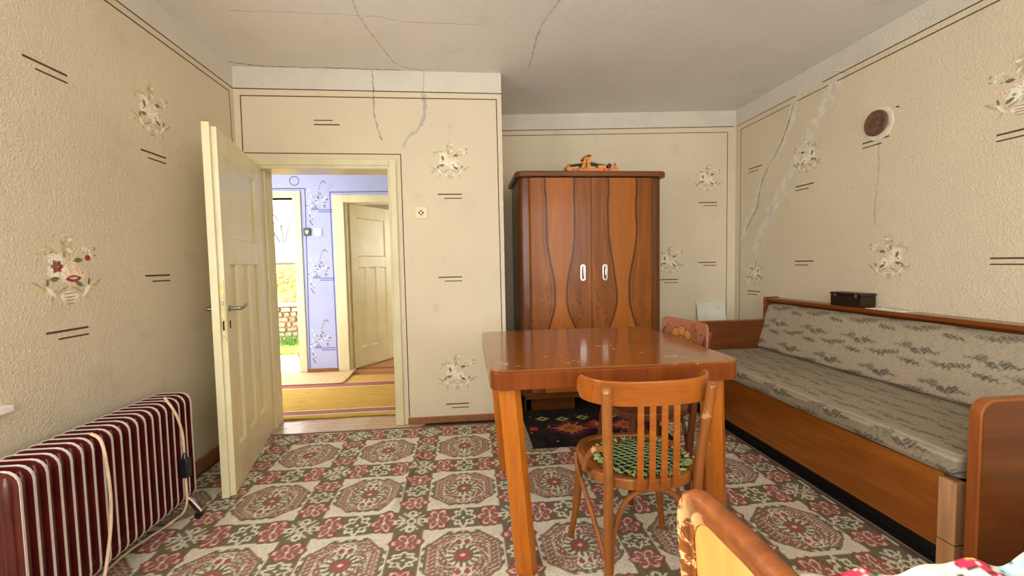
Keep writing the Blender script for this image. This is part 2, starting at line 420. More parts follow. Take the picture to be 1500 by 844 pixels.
# skirtings
struct(box('baseboard_left', (-1.63, 0.45, 0), (-1.612, YB, 0.085), M_base, None, 0.003))
struct(box('baseboard_back', (-0.478, YB-0.016, 0), (0.29, YB, 0.05), M_base, None, 0.003))
struct(box('baseboard_right', (2.612, REAR_Y, 0), (2.63, 4.05, 0.08), M_base, None, 0.003))
struct(box('baseboard_hall', (-1.86, YH-0.016, 0), (-1.515, YH, 0.05), M_base, None, 0.003))

# door frame: trim_1 with jambs, head, architraves
trim1 = thing('trim_1', None, None, (-0.99, YB, 0), kind='structure')
ya, yb = YB-0.018, YB+T+0.01
for s, (x0, x1) in enumerate(((D0, D0+0.05), (D1-0.035, D1))):
    box('jamb', (x0, ya+0.004, 0), (x1, yb, DZ), M_door, trim1, 0.004)
box('door_stop', (D0+0.05, YB+0.05, 0), (D0+0.064, YB+0.09, DZ-0.035), M_door, trim1, 0.003)  # stop strip added so the left jamb shows shading lines
box('head', (D0+0.05, ya+0.004, DZ-0.035), (D1-0.035, yb, DZ), M_door, trim1, 0.004)
box('architrave', (D0-0.028, ya-0.006, 0), (D0+0.012, YB, DZ+0.035), M_door, trim1, 0.006)
box('architrave', (D1-0.022, ya-0.006, 0), (D1+0.028, YB, DZ+0.035), M_door, trim1, 0.006)
box('architrave', (D0+0.012, ya-0.006, DZ-0.012), (D1-0.022, YB, DZ+0.035), M_door, trim1, 0.006)
for zz in (0.25, 1.7):
    MB().tube([(D0+0.052, YB-0.03, zz-0.05), (D0+0.052, YB-0.03, zz+0.05)], 0.008).build('hinge', M_lockm, trim1, smooth=True)

def door_leaf(name, loc, rotz, w, z0, z1, panels, mat, th=0.045, side=1):
    """local: s runs along +X from the free edge to the hinge, the visible face is at y = 0, the leaf lies at y*side in [0, th]"""
    d = thing(name, None, None, loc, rotz, kind='structure'); d.rotation_euler = (0, 0, rotz); ORG[d.name] = Vector((0, 0, 0))
    xs = sorted({0, w, *[p[0] for p in panels], *[p[1] for p in panels]}); top = [p for p in panels if p[3] > 1.3]; low = [p for p in panels if p[3] <= 1.3]
    tx0, tx1 = top[0][0], top[0][1]
    y0, y1 = (0, th) if side > 0 else (-th, 0)
    box('stile', (0, y0, z0), (tx0, y1, z1), mat, d, 0.003); box('stile', (tx1, y0, z0), (w, y1, z1), mat, d, 0.003)
    box('rail', (tx0, y0, top[0][3]), (tx1, y1, z1), mat, d, 0.003)
    box('rail', (tx0, y0, low[0][3]), (tx1, y1, top[0][2]), mat, d, 0.003)
    box('rail', (tx0, y0, z0), (tx1, y1, low[0][2]), mat, d, 0.003)
    for a, b in zip(low, low[1:]): box('muntin', (a[1], y0, a[2]), (b[0], y1, a[3]), mat, d, 0.003)
    for p in panels:
        box('panel', (p[0], y0+0.014, p[2]), (p[1], y1-0.014, p[3]), mat, d)
        f = 0.012                                                # sloped moulding round each panel
        mb = MB(); yf = 0.002*side; yi = 0.0145*side
        o4 = [(p[0], p[2]), (p[1], p[2]), (p[1], p[3]), (p[0], p[3])]; i4 = [(p[0]+f, p[2]+f), (p[1]-f, p[2]+f), (p[1]-f, p[3]-f), (p[0]+f, p[3]-f)]
        mb.add([(x, yf, z) for x, z in o4] + [(x, yi, z) for x, z in i4] + [(x, yi, z) for x, z in o4],
               [(i, (i+1) % 4, (i+1) % 4+4, i+4) for i in range(4)] + [(i, i+8, (i+1) % 4+8, (i+1) % 4) for i in range(4)])
        mb.build('moulding', mat, d)
    return d
# main door, standing open against the left wall; its face looks to +X
A = Vector((-1.255, 2.412, 0)); B = Vector((-1.462, 3.350, 0)); dv = B-A; lw = dv.length
rz = math.atan2(dv.y, dv.x)
PAN = [(0.10, 0.775, 1.385, 1.82), (0.10, 0.255, 0.245, 1.245), (0.355, 0.525, 0.245, 1.245), (0.63, 0.775, 0.245, 1.245)]
door1 = door_leaf('door_1', A, rz, lw, 0.012, 1.948, PAN, M_door, 0.048)
box('rebate_lip', (-0.018, 0.026, 0.012), (0, 0.062, 1.965), M_door, door1, 0.003)
lk = box('lock_plate', (-0.004, 0.004, 0.84), (0.0, 0.024, 1.16), M_lockm, door1, 0.001)
box('latch', (-0.010, 0.008, 1.03), (-0.003, 0.020, 1.055), M_alu, lk); box('bolt_slot', (-0.0055, 0.010, 0.90), (-0.0035, 0.018, 0.95), M_hole, lk)
MB().tube([(-0.005, 0.014, 1.13), (-0.003, 0.014, 1.13)], 0.004, 8).build('screw', M_alu, lk); MB().tube([(-0.005, 0.014, 0.87), (-0.003, 0.014, 0.87)], 0.004, 8).build('screw', M_alu, lk)
for s in (-1, 1):
    y0 = 0 if s < 0 else 0.048
    h = MB().tube(spline([(0.055, y0, 1.01), (0.055, y0+s*0.035, 1.01), (0.058, y0+s*0.055, 1.01), (0.085, y0+s*0.060, 1.012), (0.17, y0+s*0.055, 1.018)], 6), [0.010]*12+[0.009]*13, 10, flat=1.0).build('door_handle', M_alu, door1, smooth=True)
    MB().lathe([(0.018, 0), (0.018, 0.004), (0.012, 0.007)], lambda x, y, z, y0=y0, s=s: (0.055+x, y0+s*z, 1.01+y), 16).build('escutcheon', M_alu, h, smooth=True)
box('keyhole', (0.048, -0.002, 0.905), (0.062, 0.001, 0.945), M_hole, door1)

# hall frames and the second door
trim2 = thing('trim_2', None, None, (-2.35, YH, 0), kind='structure')
box('jamb', (-1.94, YH-0.03, 0), (-1.855, YH+0.17, 2.01), M_door, trim2, 0.004)
box('head', (-2.83, YH-0.03, 2.01), (-1.855, YH+0.17, 2.085), M_door, trim2, 0.004)
box('jamb', (-2.83, YH-0.03, 0), (-2.75, YH+0.17, 2.01), M_door, trim2, 0.004)
trim3 = thing('trim_3', None, None, (-1.0, YH, 0), kind='structure')
box('jamb', (-1.505, YH-0.03, 0), (-1.385, YH+0.01, 2.04), M_door, trim3, 0.004)
box('jamb_reveal', (-1.395, YH+0.01, 0), (-1.365, YH+0.17, 1.955), M_door2, trim3, 0.003)
box('head', (-1.385, YH-0.03, 1.955), (-0.45, YH+0.17, 2.04), M_door, trim3, 0.004)
box('jamb', (-0.56, YH-0.03, 0), (-0.45, YH+0.17, 1.955), M_door, trim3, 0.004)
a2 = Vector((-0.985, 5.86, 0)); b2 = Vector((-1.345, 5.20+0.10, 0)); dv2 = b2-a2
PAN2 = [(0.10, 0.56, 1.34, 1.80), (0.10, 0.21, 0.25, 1.21), (0.275, 0.385, 0.25, 1.21), (0.45, 0.56, 0.25, 1.21)]
door2 = door_leaf('door_2', a2, math.atan2(dv2.y, dv2.x), dv2.length, 0.012, 1.95, PAN2, M_door2, 0.04, side=-1)

# ------------------------------------------------------------------ painted stencils, lines, cracks (flat paint on the walls)
class Wallp:
    def __init__(s, wall, origin, U, N): s.w, s.o, s.U, s.N = wall, Vector(origin), Vector(U).normalized(), Vector(N).normalized()
    def pt(s, u, z, h): p = s.o + s.U*u + s.N*h; return (p.x, p.y, z)
    def poly(s, mb, pts, h=0.0006, mi=0):
        n = len(pts); mb.add([s.pt(u, z, h) for u, z in pts] + [s.pt(u, z, 0.0) for u, z in pts],
            [tuple(range(n))] + [(i, (i+1) % n, (i+1) % n+n, i+n) for i in range(n)], mi)
    def line(s, pts, w=0.006, m=None, name='border_line', h=0.0007):
        mb = MB()
        for (u0, z0), (u1, z1) in zip(pts, pts[1:]):
            d = Vector((u1-u0, z1-z0)).normalized(); n = Vector((-d.y, d.x))*w/2; d = d*w/2
            s.poly(mb, [(u0-d.x+n.x, z0-d.y+n.y), (u0-d.x-n.x, z0-d.y-n.y), (u1+d.x-n.x, z1+d.y-n.y), (u1+d.x+n.x, z1+d.y+n.y)], h)
        return mb.build(name, m or M_line, s.w)
    def dashes(s, u, z, L=0.18, flip=False, m=None):
        mb = MB(); l2 = L*0.74
        if flip:
            s.poly(mb, [(u-L/2, z+0.014), (u-L/2+l2, z+0.014), (u-L/2+l2, z+0.021), (u-L/2, z+0.021)]); s.poly(mb, [(u-L/2, z-0.018), (u+L/2, z-0.018), (u+L/2, z-0.009), (u-L/2, z-0.009)])
        else:
            s.poly(mb, [(u-L/2, z+0.010), (u+L/2, z+0.010), (u+L/2, z+0.019), (u-L/2, z+0.019)]); s.poly(mb, [(u+L/2-l2, z-0.019), (u+L/2, z-0.019), (u+L/2, z-0.012), (u+L/2-l2, z-0.012)])
        return mb.build('stencil_dashes', m or M_line, s.w)
    def crack(s, pts, w=0.005, m=None, name='crack', jit=0.006, n=14):
        c = spline([(u, z, 0) for u, z in pts], n); mb = MB(); L, R = [], []
        for i, p in enumerate(c):
            q = c[min(i+1, len(c)-1)]-c[max(i-1, 0)]; q.normalize(); ww = w/2*(0.35+random.random()*1.1)
            jx, jz = random.uniform(-jit, jit), random.uniform(-jit, jit)
            L.append((p.x-q.y*ww+jx, p.y+q.x*ww+jz)); R.append((p.x+q.y*ww+jx, p.y-q.x*ww+jz))
        for i in range(len(c)-1): s.poly(mb, [L[i], R[i], R[i+1], L[i+1]], 0.0005)
        return mb.build(name, m or M_crack, s.w)
SM = dict(leaf=plain('stencil_leaf_olive', (206, 195, 154), 0.75, var=0.12, scale=60), dark=plain('stencil_leaf_dark', (124, 116, 88), 0.75),
          white=plain('stencil_petal_white', (246, 238, 218), 0.75, var=0.06, scale=90), pink=plain('stencil_petal_beige', (230, 208, 180), 0.75),
          red=plain('stencil_petal_red', (150, 52, 48), 0.75, var=0.25, scale=80), brown=plain('stencil_shade_brown', (182, 158, 120), 0.75))
SMK = list(SM)
def ell(cx, cz, a, b, ang, n=10, tip=1.0):
    c, s = math.cos(ang), math.sin(ang); out = []
    for k in range(n):
        t = 2*PI*k/n; x = a*math.cos(t); y = b*math.sin(t)*(1-0.55*tip*abs(math.cos(t)))
        out.append((cx+x*c-y*s, cz+x*s+y*c))
    return out
def bouquet(P, u, z, W=0.28, red=False, seed=0, fade=0.0):
    rnd = random.Random(11); k = W/0.28; mb = MB(); lv = [0.0004]
    def put(mat, pts):
        lv[0] += 0.000012; P.poly(mb, [(u+x*k, z+y*k) for x, y in pts], lv[0], SMK.index(mat))
    def flower(cx, cz, r, m, core, n=6, rot=0.0):
        for i in range(n):
            t = rot+2*PI*i/n; put(m, ell(cx+r*0.6*math.cos(t), cz+r*0.6*math.sin(t), r*0.52, r*0.40, t, 8, 0.2))
            put('brown', ell(cx+r*0.85*math.cos(t), cz+r*0.85*math.sin(t), r*0.2, r*0.06, t+1.4, 6))
        put(core, ell(cx, cz, r*0.26, r*0.22, 0, 7, 0))
    put('leaf', ell(0.0, 0.105, 0.052, 0.034, PI/2)); put('leaf', ell(-0.055, 0.075, 0.045, 0.014, 2.5)); put('leaf', ell(0.05, 0.06, 0.04, 0.013, 0.7))
    for i in range(9):
        x = rnd.uniform(-0.02, 0.03); y = 0.03+i*0.014; put(('brown', 'white', 'leaf')[i % 3], ell(x, y, 0.014, 0.008, rnd.uniform(0, 3)))
    for sx, n in ((-1, 5), (1, 9)):
        for i in range(n):
            put('brown' if i % 2 else 'white', ell(sx*rnd.uniform(0.06, 0.125), rnd.uniform(0.05, 0.10), 0.009, 0.005, rnd.uniform(0, 3)))
    put('leaf', ell(-0.1, 0.075, 0.03, 0.010, 0.3)); put('leaf', ell(-0.115, 0.05, 0.022, 0.008, 1.0))
    flower(-0.045, 0.045, 0.030, 'white', 'pink'); flower(-0.058, 0.005, 0.026, 'white', 'brown', rot=0.4); flower(-0.01, 0.0, 0.032, 'white', 'pink', rot=0.2)
    flower(0.022, 0.025, 0.026, 'pink', 'white', rot=0.5); flower(0.026, -0.02, 0.036, 'white' if not red else 'pink', 'brown'); flower(0.062, 0.0, 0.02, 'pink', 'brown')
    if red:
        flower(-0.045, 0.025, 0.022, 'red', 'white'); put('red', ell(0.02, -0.022, 0.034, 0.016, 0.05)); put('pink', ell(0.02, -0.02, 0.02, 0.006, 0)); put('red', ell(0.09, 0.06, 0.012, 0.012, 0, 8, 0))
    for x, y, a in ((0.045, 0.05, 0.1), (-0.06, -0.022, 0.2), (0.042, -0.042, -0.5), (-0.052, 0.03, 1.9)): put('dark', ell(x, y, 0.021, 0.011, a))
    for sx in (-1, 1):                                      # scrolls and the basket below
        put('leaf', ell(sx*0.105, -0.052, 0.046, 0.013, -sx*0.62 if sx < 0 else 0.62)); put('leaf', ell(sx*0.068, -0.085, 0.034, 0.010, -sx*1.15+PI if sx < 0 else -1.15+PI/1.0))
        put('dark', ell(sx*0.088, -0.035, 0.016, 0.006, 1.35)); put('brown', ell(sx*0.03, -0.062, 0.03, 0.004, -sx*0.5)); put('brown', ell(sx*0.12, -0.045, 0.03, 0.004, sx*0.55))
        put('white', ell(sx*0.075, -0.07, 0.03, 0.008, sx*0.9))
    put('white', ell(0, -0.09, 0.038, 0.020, 0, 8, 0)); put('pink', ell(0, -0.105, 0.026, 0.012, 0, 8, 0))
    for i, w in enumerate((0.034, 0.030, 0.024, 0.018)): put('brown', ell(0, -0.078-i*0.013, w, 0.0035, 0.05))
    return mb.build('stencil_bouquet', [SM[q] for q in SMK], P.w)

PL = Wallp(w_left, (-1.63, 0, 0), (0, 1, 0), (1, 0, 0))
PB = Wallp(w_back, (0, YB, 0), (1, 0, 0), (0, -1, 0))
PR = Wallp(w_right, (2.63, 0, 0), (0, 1, 0), (-1, 0, 0))
_u = Vector((2.63-0.2, 4.07-4.311, 0)); _nn = Vector((_u.y, -_u.x, 0))
PC = Wallp(w_rec, (0.2, 4.311, 0), _u, _nn)
PH = Wallp(w_hall, (0, YH, 0), (1, 0, 0), (0, -1, 0))
for P, a, b in ((PL, -1.1, 3.376), (PR, -1.1, 3.03), (PB, -1.63, 0.29), (PC, 0.05, 2.42)): P.line([(a, 2.508), (b, 2.508)], 0.007)
PR.line([(3.30, 2.508), (4.05, 2.508)], 0.006); PR.line([(3.36, 2.462), (3.99, 2.455), (3.99, 0.6)], 0.006); PR.line([(-1.1, 2.47), (2.90, 2.465)], 0.007); PR.line([(2.98, 2.465), (3.28, 2.464)], 0.006)
PL.line([(-1.1, 2.472), (3.318, 2.467), (3.33, 2.12)], 0.007)
PB.line([(-1.584, 2.054), (-1.582, 2.458), (0.252, 2.464), (0.262, 0.07)], 0.007); PB.line([(-1.584, 2.054), (-0.472, 2.050), (-0.468, 0.06)], 0.007)
PC.line([(0.05, 2.46), (2.36, 2.455), (2.36, 0.5)], 0.006)
for u, z, L in ((1.943, 2.018, 0.185), (2.524, 1.82, 0.185), (2.497, 1.179, 0.185), (1.955, 0.968, 0.19)): PL.dashes(u, z, L)
bouquet(PL, 2.526, 2.049); bouquet(PL, 1.974, 1.216, 0.30, True)
PB.dashes(-0.994, 2.274, 0.18, True)
for u, z in ((-0.115, 1.74), (-0.129, 1.112), (-0.099, 0.125)): PB.dashes(u, z, 0.18)
bouquet(PB, -0.109, 1.993, 0.285); bouquet(PB, -0.094, 0.379, 0.29)
bouquet(PC, 2.17, 2.005, 0.26); bouquet(PC, 1.80, 1.215, 0.27)
for u, z in ((2.17, 1.768), (2.17, 1.183), (1.79, 1.02)): PC.dashes(u, z, 0.18)
bouquet(PR, 3.169, 1.995, 0.27); bouquet(PR, 2.486, 1.203, 0.28); bouquet(PR, 1.855, 2.005, 0.29); bouquet(PR, 3.77, 1.09, 0.24)
for u, z in ((3.778, 2.04), (3.19, 1.775), (3.18, 1.183), (2.60, 1.955), (3.78, 0.91), (1.855, 1.795), (1.86, 1.187)): PR.dashes(u, z, 0.185)
PB.crack([(-0.657, 2.655), (-0.652, 2.525), (-0.654, 2.353), (-0.630, 2.24), (-0.602, 2.145)], 0.006)
PB.crack([(-0.286, 2.655), (-0.292, 2.508)], 0.006, M_patchgrey)
PB.crack([(-0.292, 2.508), (-0.286, 2.359), (-0.34, 2.233), (-0.400, 2.19), (-0.454, 2.107)], 0.026, M_patchgrey, 'filled_crack', 0.003)
PR.crack([(3.25, 2.52), (3.3, 2.459), (3.407, 2.223), (3.651, 1.938), (3.80, 1.70), (3.93, 1.45), (4.02, 1.25)], 0.075, M_patch, 'filler_patch', 0.004)
PR.crack([(2.86, 2.55), (2.912, 2.461), (3.058, 2.273), (3.325, 1.929), (3.642, 1.518), (3.824, 1.187), (3.9, 0.95)], 0.11, M_patch, 'filler_patch', 0.005)
PR.crack([(3.31, 2.45), (3.46, 2.17), (3.68, 1.92), (3.74, 1.7), (3.90, 1.5)], 0.007)
PR.crack([(2.58, 1.95), (2.57, 1.75), (2.59, 1.55), (2.585, 1.42)], 0.012, plain('brown_drip', (206, 186, 146), 0.8), 'drip_stain', 0.004)
class Ceilp(Wallp):
    def pt(s, u, v, h): return (u, v, H-h)
PCe = Ceilp(ceil, (0, 0, 0), (1, 0, 0), (0, 0, -1))
M_ccrack = plain('ceiling_crack_grey', (204, 196, 184), 0.9)
PCe.crack([(-0.574, 2.45), (-0.581, 2.682), (-0.52, 3.038), (-0.456, 3.282), (-0.288, 3.37)], 0.012, M_ccrack, 'crack', 0.002)
PCe.crack([(-1.30, 2.664), (-0.9, 2.66), (-0.509, 2.67), (-0.302, 2.713), (0.121, 2.714)], 0.006, M_ccrack)
PCe.crack([(-1.615, 3.30), (-1.413, 3.355), (-0.9, 3.362), (-0.45, 3.364)], 0.008)
PCe.crack([(0.56, 2.2), (0.542, 2.438), (0.482, 2.759), (0.492, 3.28)], 0.012, M_ccrack, 'crack', 0.002)
# hall lines and sprays
PH.line([(-2.86, 2.115), (-1.805, 2.115), (-1.835, 0.06)], 0.010, M_blueline); PH.line([(-0.3, 2.085), (-1.535, 2.075), (-1.525, 0.06)], 0.010, M_blueline)
SPM = [plain('spray_umber', (104, 92, 104), 0.8), plain('spray_white', (236, 236, 246), 0.8), M_blueline]
def spray(u, z):
    mb = MB(); rnd = random.Random(3); h = [0.0004]
    def put(mi, pts): h[0] += 0.00001; PH.poly(mb, pts, h[0], mi)
    for i in range(26):
        t = rnd.uniform(-0.9, PI+0.9); r = rnd.uniform(0.03, 0.11); put(1 if i % 4 == 0 else 0, ell(u+0.02+r*0.7*math.cos(t), z+r*math.sin(t)*0.95, 0.017, 0.0055, t+rnd.uniform(-.3, .3)))
    for i in range(8): put(0, ell(u+0.0+i*0.012, z+0.1+0.13*math.sin(i/8*2.4), 0.014, 0.005, 1.2-i*0.3))
    for i in range(6): put(0, ell(u-0.10+0.012*(i % 3), z-0.16-0.02*i, 0.009, 0.009, 0, 7, 0)); put(1, ell(u-0.1+0.02*(i % 2), z+0.12-0.06*i, 0.006, 0.02, 0, 7, 0))
    put(0, ell(u-0.125, z-0.065, 0.018, 0.024, 0.4, 10, 0)); put(1, ell(u-0.120, z-0.070, 0.012, 0.018, 0.4, 10, 0))
    for a, b, y in ((-0.08, 0.0, -0.08), (-0.08, 0.0, -0.095), (0.0, 0.16, -0.10), (0.0, 0.16, -0.122)): put(2, [(u+a, z+y), (u+b, z+y), (u+b, z+y+0.008), (u+a, z+y+0.008)])
    mb.build('stencil_spray', SPM, w_hall)
spray(-1.665, 1.97); spray(-1.68, 1.19); spray(-1.695, 0.38)
PH.line([(-1.917+0.05*math.cos(t*PI/8), 2.201+0.05*math.sin(t*PI/8)) for t in range(17)], 0.008, SPM[0], 'stencil_ring')

# ------------------------------------------------------------------ carpet
def carpet_color(x, y, x0=-0.045, y0=1.775, w=0.498, d=0.555):
    q = 0.006; x = np.round(x/q)*q; y = np.round(y/q)*q
    mx = (x-x0+w/2) % w - w/2; my = (y-y0+d/2) % d - d/2
    CR, OL, BR, RD, PK = map(np.array, ((208, 201, 180), (108, 103, 80), (136, 108, 90), (152, 88, 80), (210, 190, 172)))
    col = np.broadcast_to(CR, x.shape+(3,)).astype(float).copy()
    def put(m, c): col[m] = c
    ax, ay = np.abs(mx), np.abs(my)
    sv, sh = ax > 0.182, ay > 0.194
    strip = sv | sh
    put(strip, OL)
    put(strip & (np.abs(ax-0.185) < 0.003) & ~sh, BR); put(strip & (np.abs(ay-0.197) < 0.003) & ~sv, BR)
    # octagonal medallion
    a, b = 0.168, 0.164
    r = np.maximum(np.maximum(ax/a, ay/b), (ax/a+ay/b)/1.52)
    jag = 0.035*np.sign(np.sin(ax/0.012*PI/2+ay/0.012*PI/2))
    cell = ~strip; th = np.arctan2(my/b, mx/a)
    put(cell & (r+jag < 1.0), OL); put(cell & (r+jag < 0.91), BR)
    i1, i2 = np.round(mx/q), np.round(my/q)
    put(cell & (r > 0.70) & (r < 0.89) & ((i1+2*i2) % 4 < 2), PK); put(cell & (r > 0.70) & (r < 0.89) & ((i1-2*i2) % 8 == 0), RD); put(cell & (np.abs(r-0.795) < 0.022), BR)
    put(cell & (r > 0.62) & (r < 0.67) & (np.round(th*18) % 2 == 0), CR)
    br = np.abs(np.sin(th*6+r*22)) < 0.36
    put(cell & (r < 0.64) & (r > 0.3) & br, CR)
    put(cell & (r < 0.62) & (r > 0.3) & (np.abs(np.sin(th*7-r*15)) < 0.16), RD)
    put(cell & (r < 0.62) & (r > 0.3) & (np.abs(np.sin(th*4+r*31)) < 0.12), OL)
    for s in (-1, 1):                                     # palmettes above and below
        pm = (np.hypot(mx/0.040, (s*my-0.105)/0.045) < 1) & cell
        put(pm, CR); put(pm & (np.hypot((ax-0.018)/0.011, (s*my-0.094)/0.018) < 1), RD); put(pm & (np.hypot(mx/0.022, (s*my-0.130)/0.012) < 1), OL); put(pm & (np.hypot(mx/0.012, (s*my-0.130)/0.006) < 1), CR)
    rr = np.hypot(mx/0.072, my/0.070); tt = np.arctan2(my, mx)
    put(cell & (rr < 1.0), CR); put(cell & (rr < 0.62+0.36*(np.sin(tt*14) > 0)), OL); put(cell & (np.maximum(ax/0.036, ay/0.034)+0.4*np.minimum(ax/0.036, ay/0.034) < 1.1), RD); put(cell & (ax/0.012+ay/0.012 < 1), CR)
    # flowers in the strips
    def flower(cx, cy, kind, rx, ry):
        ux = ((x-x0-cx+w/2) % w - w/2)/rx; uy = ((y-y0-cy+d/2) % d - d/2)/ry; R = np.hypot(ux, uy); t = np.arctan2(uy, ux); k = 0.006/min(rx, ry)
        if kind == 'red':
            edge = 0.98*(1+0.07*np.cos(6*t))
            put(R < edge+0.07, BR*0.75); put(R < edge, RD)
            pet = 0.86*np.abs(np.cos(3*t))**0.5
            put((np.abs(R-pet) < 0.085) & (R > 0.24), PK); put((R < 0.52) & (R > 0.25) & (np.abs(np.cos(3*t)) > 0.72), BR); put((np.abs(ux) < 0.06) & (np.abs(uy) < 0.5), PK); put(R < 0.13, CR)
        elif kind == 'green':
            edge = 0.92*(1+0.14*np.cos(8*t)); put(R < edge, CR); put(R < edge-0.24, OL)
            put((R < 0.56) & (np.abs(np.sin(2*t)) > 0.80), CR); put((R < 0.36) & (np.abs(np.sin(2*t)) > 0.8), OL); put(R < 0.12, CR)
        else:
            dd = np.minimum(np.abs(ux-uy), np.abs(ux+uy)); m = np.abs(ux)+np.abs(uy) < 1.5
            put(m & (np.abs(dd-0.30) < 0.09) & (R > 0.36) & (R < 1.15), CR); put(m & (dd < 0.10) & (R > 0.5) & (R < 0.9), BR); put((R < 0.34) & (R > 0.18), CR)
            put((np.abs(np.hypot(np.abs(ux)-0.82, uy)-0.22) < 0.08) | (np.abs(np.hypot(ux, np.abs(uy)-0.82)-0.22) < 0.08), CR)
    flower(0, d/2, 'green', 0.060, 0.078)
    for sx in (-1, 1): flower(sx*w/4, d/2, 'red', 0.060, 0.086)
    flower(w/2, 0, 'green', 0.062, 0.052)
    for sy in (-1, 1): flower(w/2, sy*0.118, 'red', 0.070, 0.062)
    flower(w/2, d/2, 'x', 0.068, 0.078)
    # the carpet's own border along its right side and far end
    e = 1.815-x
    put(e < 0.05, BR*0.75); put((e < 0.045) & (e > 0.035) & (np.floor(y/0.08) % 2 == 0), CR); put(e < 0.012, CR*0.7)
    put(3.285-y < 0.03, BR*0.9)
    col = np.minimum(col*1.05*(0.93+0.14*np.random.rand(*x.shape, 1)), 255)
    return col
def carpet_z(x, y):
    z = 0.007+0*x
    for (xa, ya_, xb, yb_, hgt, wd) in ((-0.30, 2.95, -0.42, 2.05, 0.022, 0.022), (-0.95, 3.1, -0.55, 2.75, 0.014, 0.02), (-0.12, 2.6, -0.30, 2.3, 0.010, 0.03), (-0.42, 2.05, -0.50, 1.6, 0.006, 0.03)):
        dx, dy = xb-xa, yb_-ya_; L2 = dx*dx+dy*dy; t = ((x-xa)*dx+(y-ya_)*dy)/L2
        dist = ((x-xa)*dy-(y-ya_)*dx)/math.sqrt(L2); fade = np.clip(np.minimum(t, 1-t)*5, 0, 1)
        z = z+hgt*fade*np.exp(-(dist/wd)**2)
    z = z+0.0012*np.sin(x*23+np.sin(y*9))*np.sin(y*17)
    edge = np.minimum.reduce([x+1.60, 1.818-x, y+1.1, 3.296-y]); return np.where(edge < 0.004, 0.0005, z)
carpet = grid_mesh('carpet', np.arange(-1.60, 1.8181, 0.0062), np.arange(-1.10, 3.2961, 0.0062), carpet_z, carpet_color, M_carpet)
tag(carpet, 'cream, red and olive woven carpet with octagonal medallions covering the room floor', 'carpet')

# ------------------------------------------------------------------ oil radiator along the left wall
rad = thing('oil_radiator', 'maroon oil filled radiator with pale metal fin rims along the left wall', 'radiator', (-1.45, 1.86, 0))
def fin_outline(x0, x1, z0, z1): return rrect(x0, z0, x1, z1, 0.045, 4)
NF = 20; YF0, YF1 = 1.435, 2.255
fin0 = rim0 = None
for i in range(NF):
    y = YF0 + (YF1-YF0)*i/(NF-1); xo = -0.02*i/NF*0
    if fin0 is None:
        fin0 = MB().prism(fin_outline(-1.545, -1.362, 0.105, 0.622), XZ, (y-0.004, y+0.004)).build('fin', M_mar, rad, 0.002)
        mb = MB()                                              # swollen oil column pressed into the fin
        for xc, wd in ((-1.50, 0.030), (-1.40, 0.030)):
            mb.tube([(xc, y, 0.14), (xc, y, 0.16), (xc, y, 0.58), (xc, y, 0.605)], [0.008, 0.018, 0.018, 0.008], 10)
        col0 = mb.build('oil_column', M_mar, fin0, smooth=True)
        rp = [(-1.545, 0.16)] + [p for p in fin_outline(-1.545, -1.362, 0.105, 0.622)]
        o = fin_outline(-1.547, -1.360, 0.103, 0.624); i_ = fin_outline(-1.543, -1.364, 0.107, 0.620)
        rim0 = MB().ring(o, i_, XZ, (y-0.0034, y+0.0034)).build('rim', M_rim, fin0)
    else:
        f = fin0.copy(); COL.objects.link(f); f.location = (0, y-YF0, 0); f.parent = rad
        for src in (rim0, col0):
            c = src.copy(); COL.objects.link(c); c.parent = f
MB().tube([(-1.50, YF0, 0.15), (-1.50, YF1, 0.15)], 0.022, 12).tube([(-1.40, YF0, 0.15), (-1.40, YF1, 0.15)], 0.022, 12).tube([(-1.45, YF0, 0.575), (-1.45, YF1, 0.575)], 0.022, 12).build('manifold', M_mar, rad, smooth=True)
for y in (YF0+0.07, YF1-0.03):
    ft = MB().tube(spline([(-1.56, y, 0.065), (-1.53, y, 0.10), (-1.45, y, 0.12), (-1.375, y, 0.105), (-1.335, y+0.004, 0.045)], 5), 0.019, 10, flat=0.7).build('foot', M_mar, rad, smooth=True)
    MB().tube(spline([(-1.395, y-0.012, 0.128), (-1.36, y-0.012, 0.105), (-1.318, y-0.008, 0.043)], 5), 0.0045, 6).build('foot_rim', M_rim, ft, smooth=True)
    for x in (-1.335, -1.56):
        MB().tube([(x, y-0.012, 0.022), (x, y+0.012, 0.022)], 0.016, 14).tube([(x, y, 0.05), (x, y, 0.022)], 0.007, 8).build('castor', M_pblack, ft, smooth=True)
cb = MB().tube(spline([(-1.37, 1.70, 0.635), (-1.345, 1.71, 0.60), (-1.335, 1.715, 0.50), (-1.335, 1.72, 0.35), (-1.338, 1.70, 0.20), (-1.345, 1.66, 0.07), (-1.39, 1.62, 0.025), (-1.45, 1.7, 0.022), (-1.47, 1.95, 0.022), (-1.42, 2.15, 0.03), (-1.349, 2.155, 0.10), (-1.345, 2.16, 0.25)], 8), 0.0055, 8).build('cord', M_cord, rad, smooth=True)
c2 = MB().tube(spline([(-1.39, 2.12, 0.64), (-1.35, 2.125, 0.56), (-1.342, 2.15, 0.46), (-1.345, 2.16, 0.36)], 8), 0.0055, 8).build('cord', M_cord, rad, smooth=True)
pg = box('plug', (-1.357, 2.138, 0.245), (-1.322, 2.172, 0.335), M_pblack, rad, 0.006)
MB().tube([(-1.34, 2.155, 0.335), (-1.342, 2.158, 0.362)], [0.013, 0.007], 10).build('strain_relief', M_pblack, pg, smooth=True)

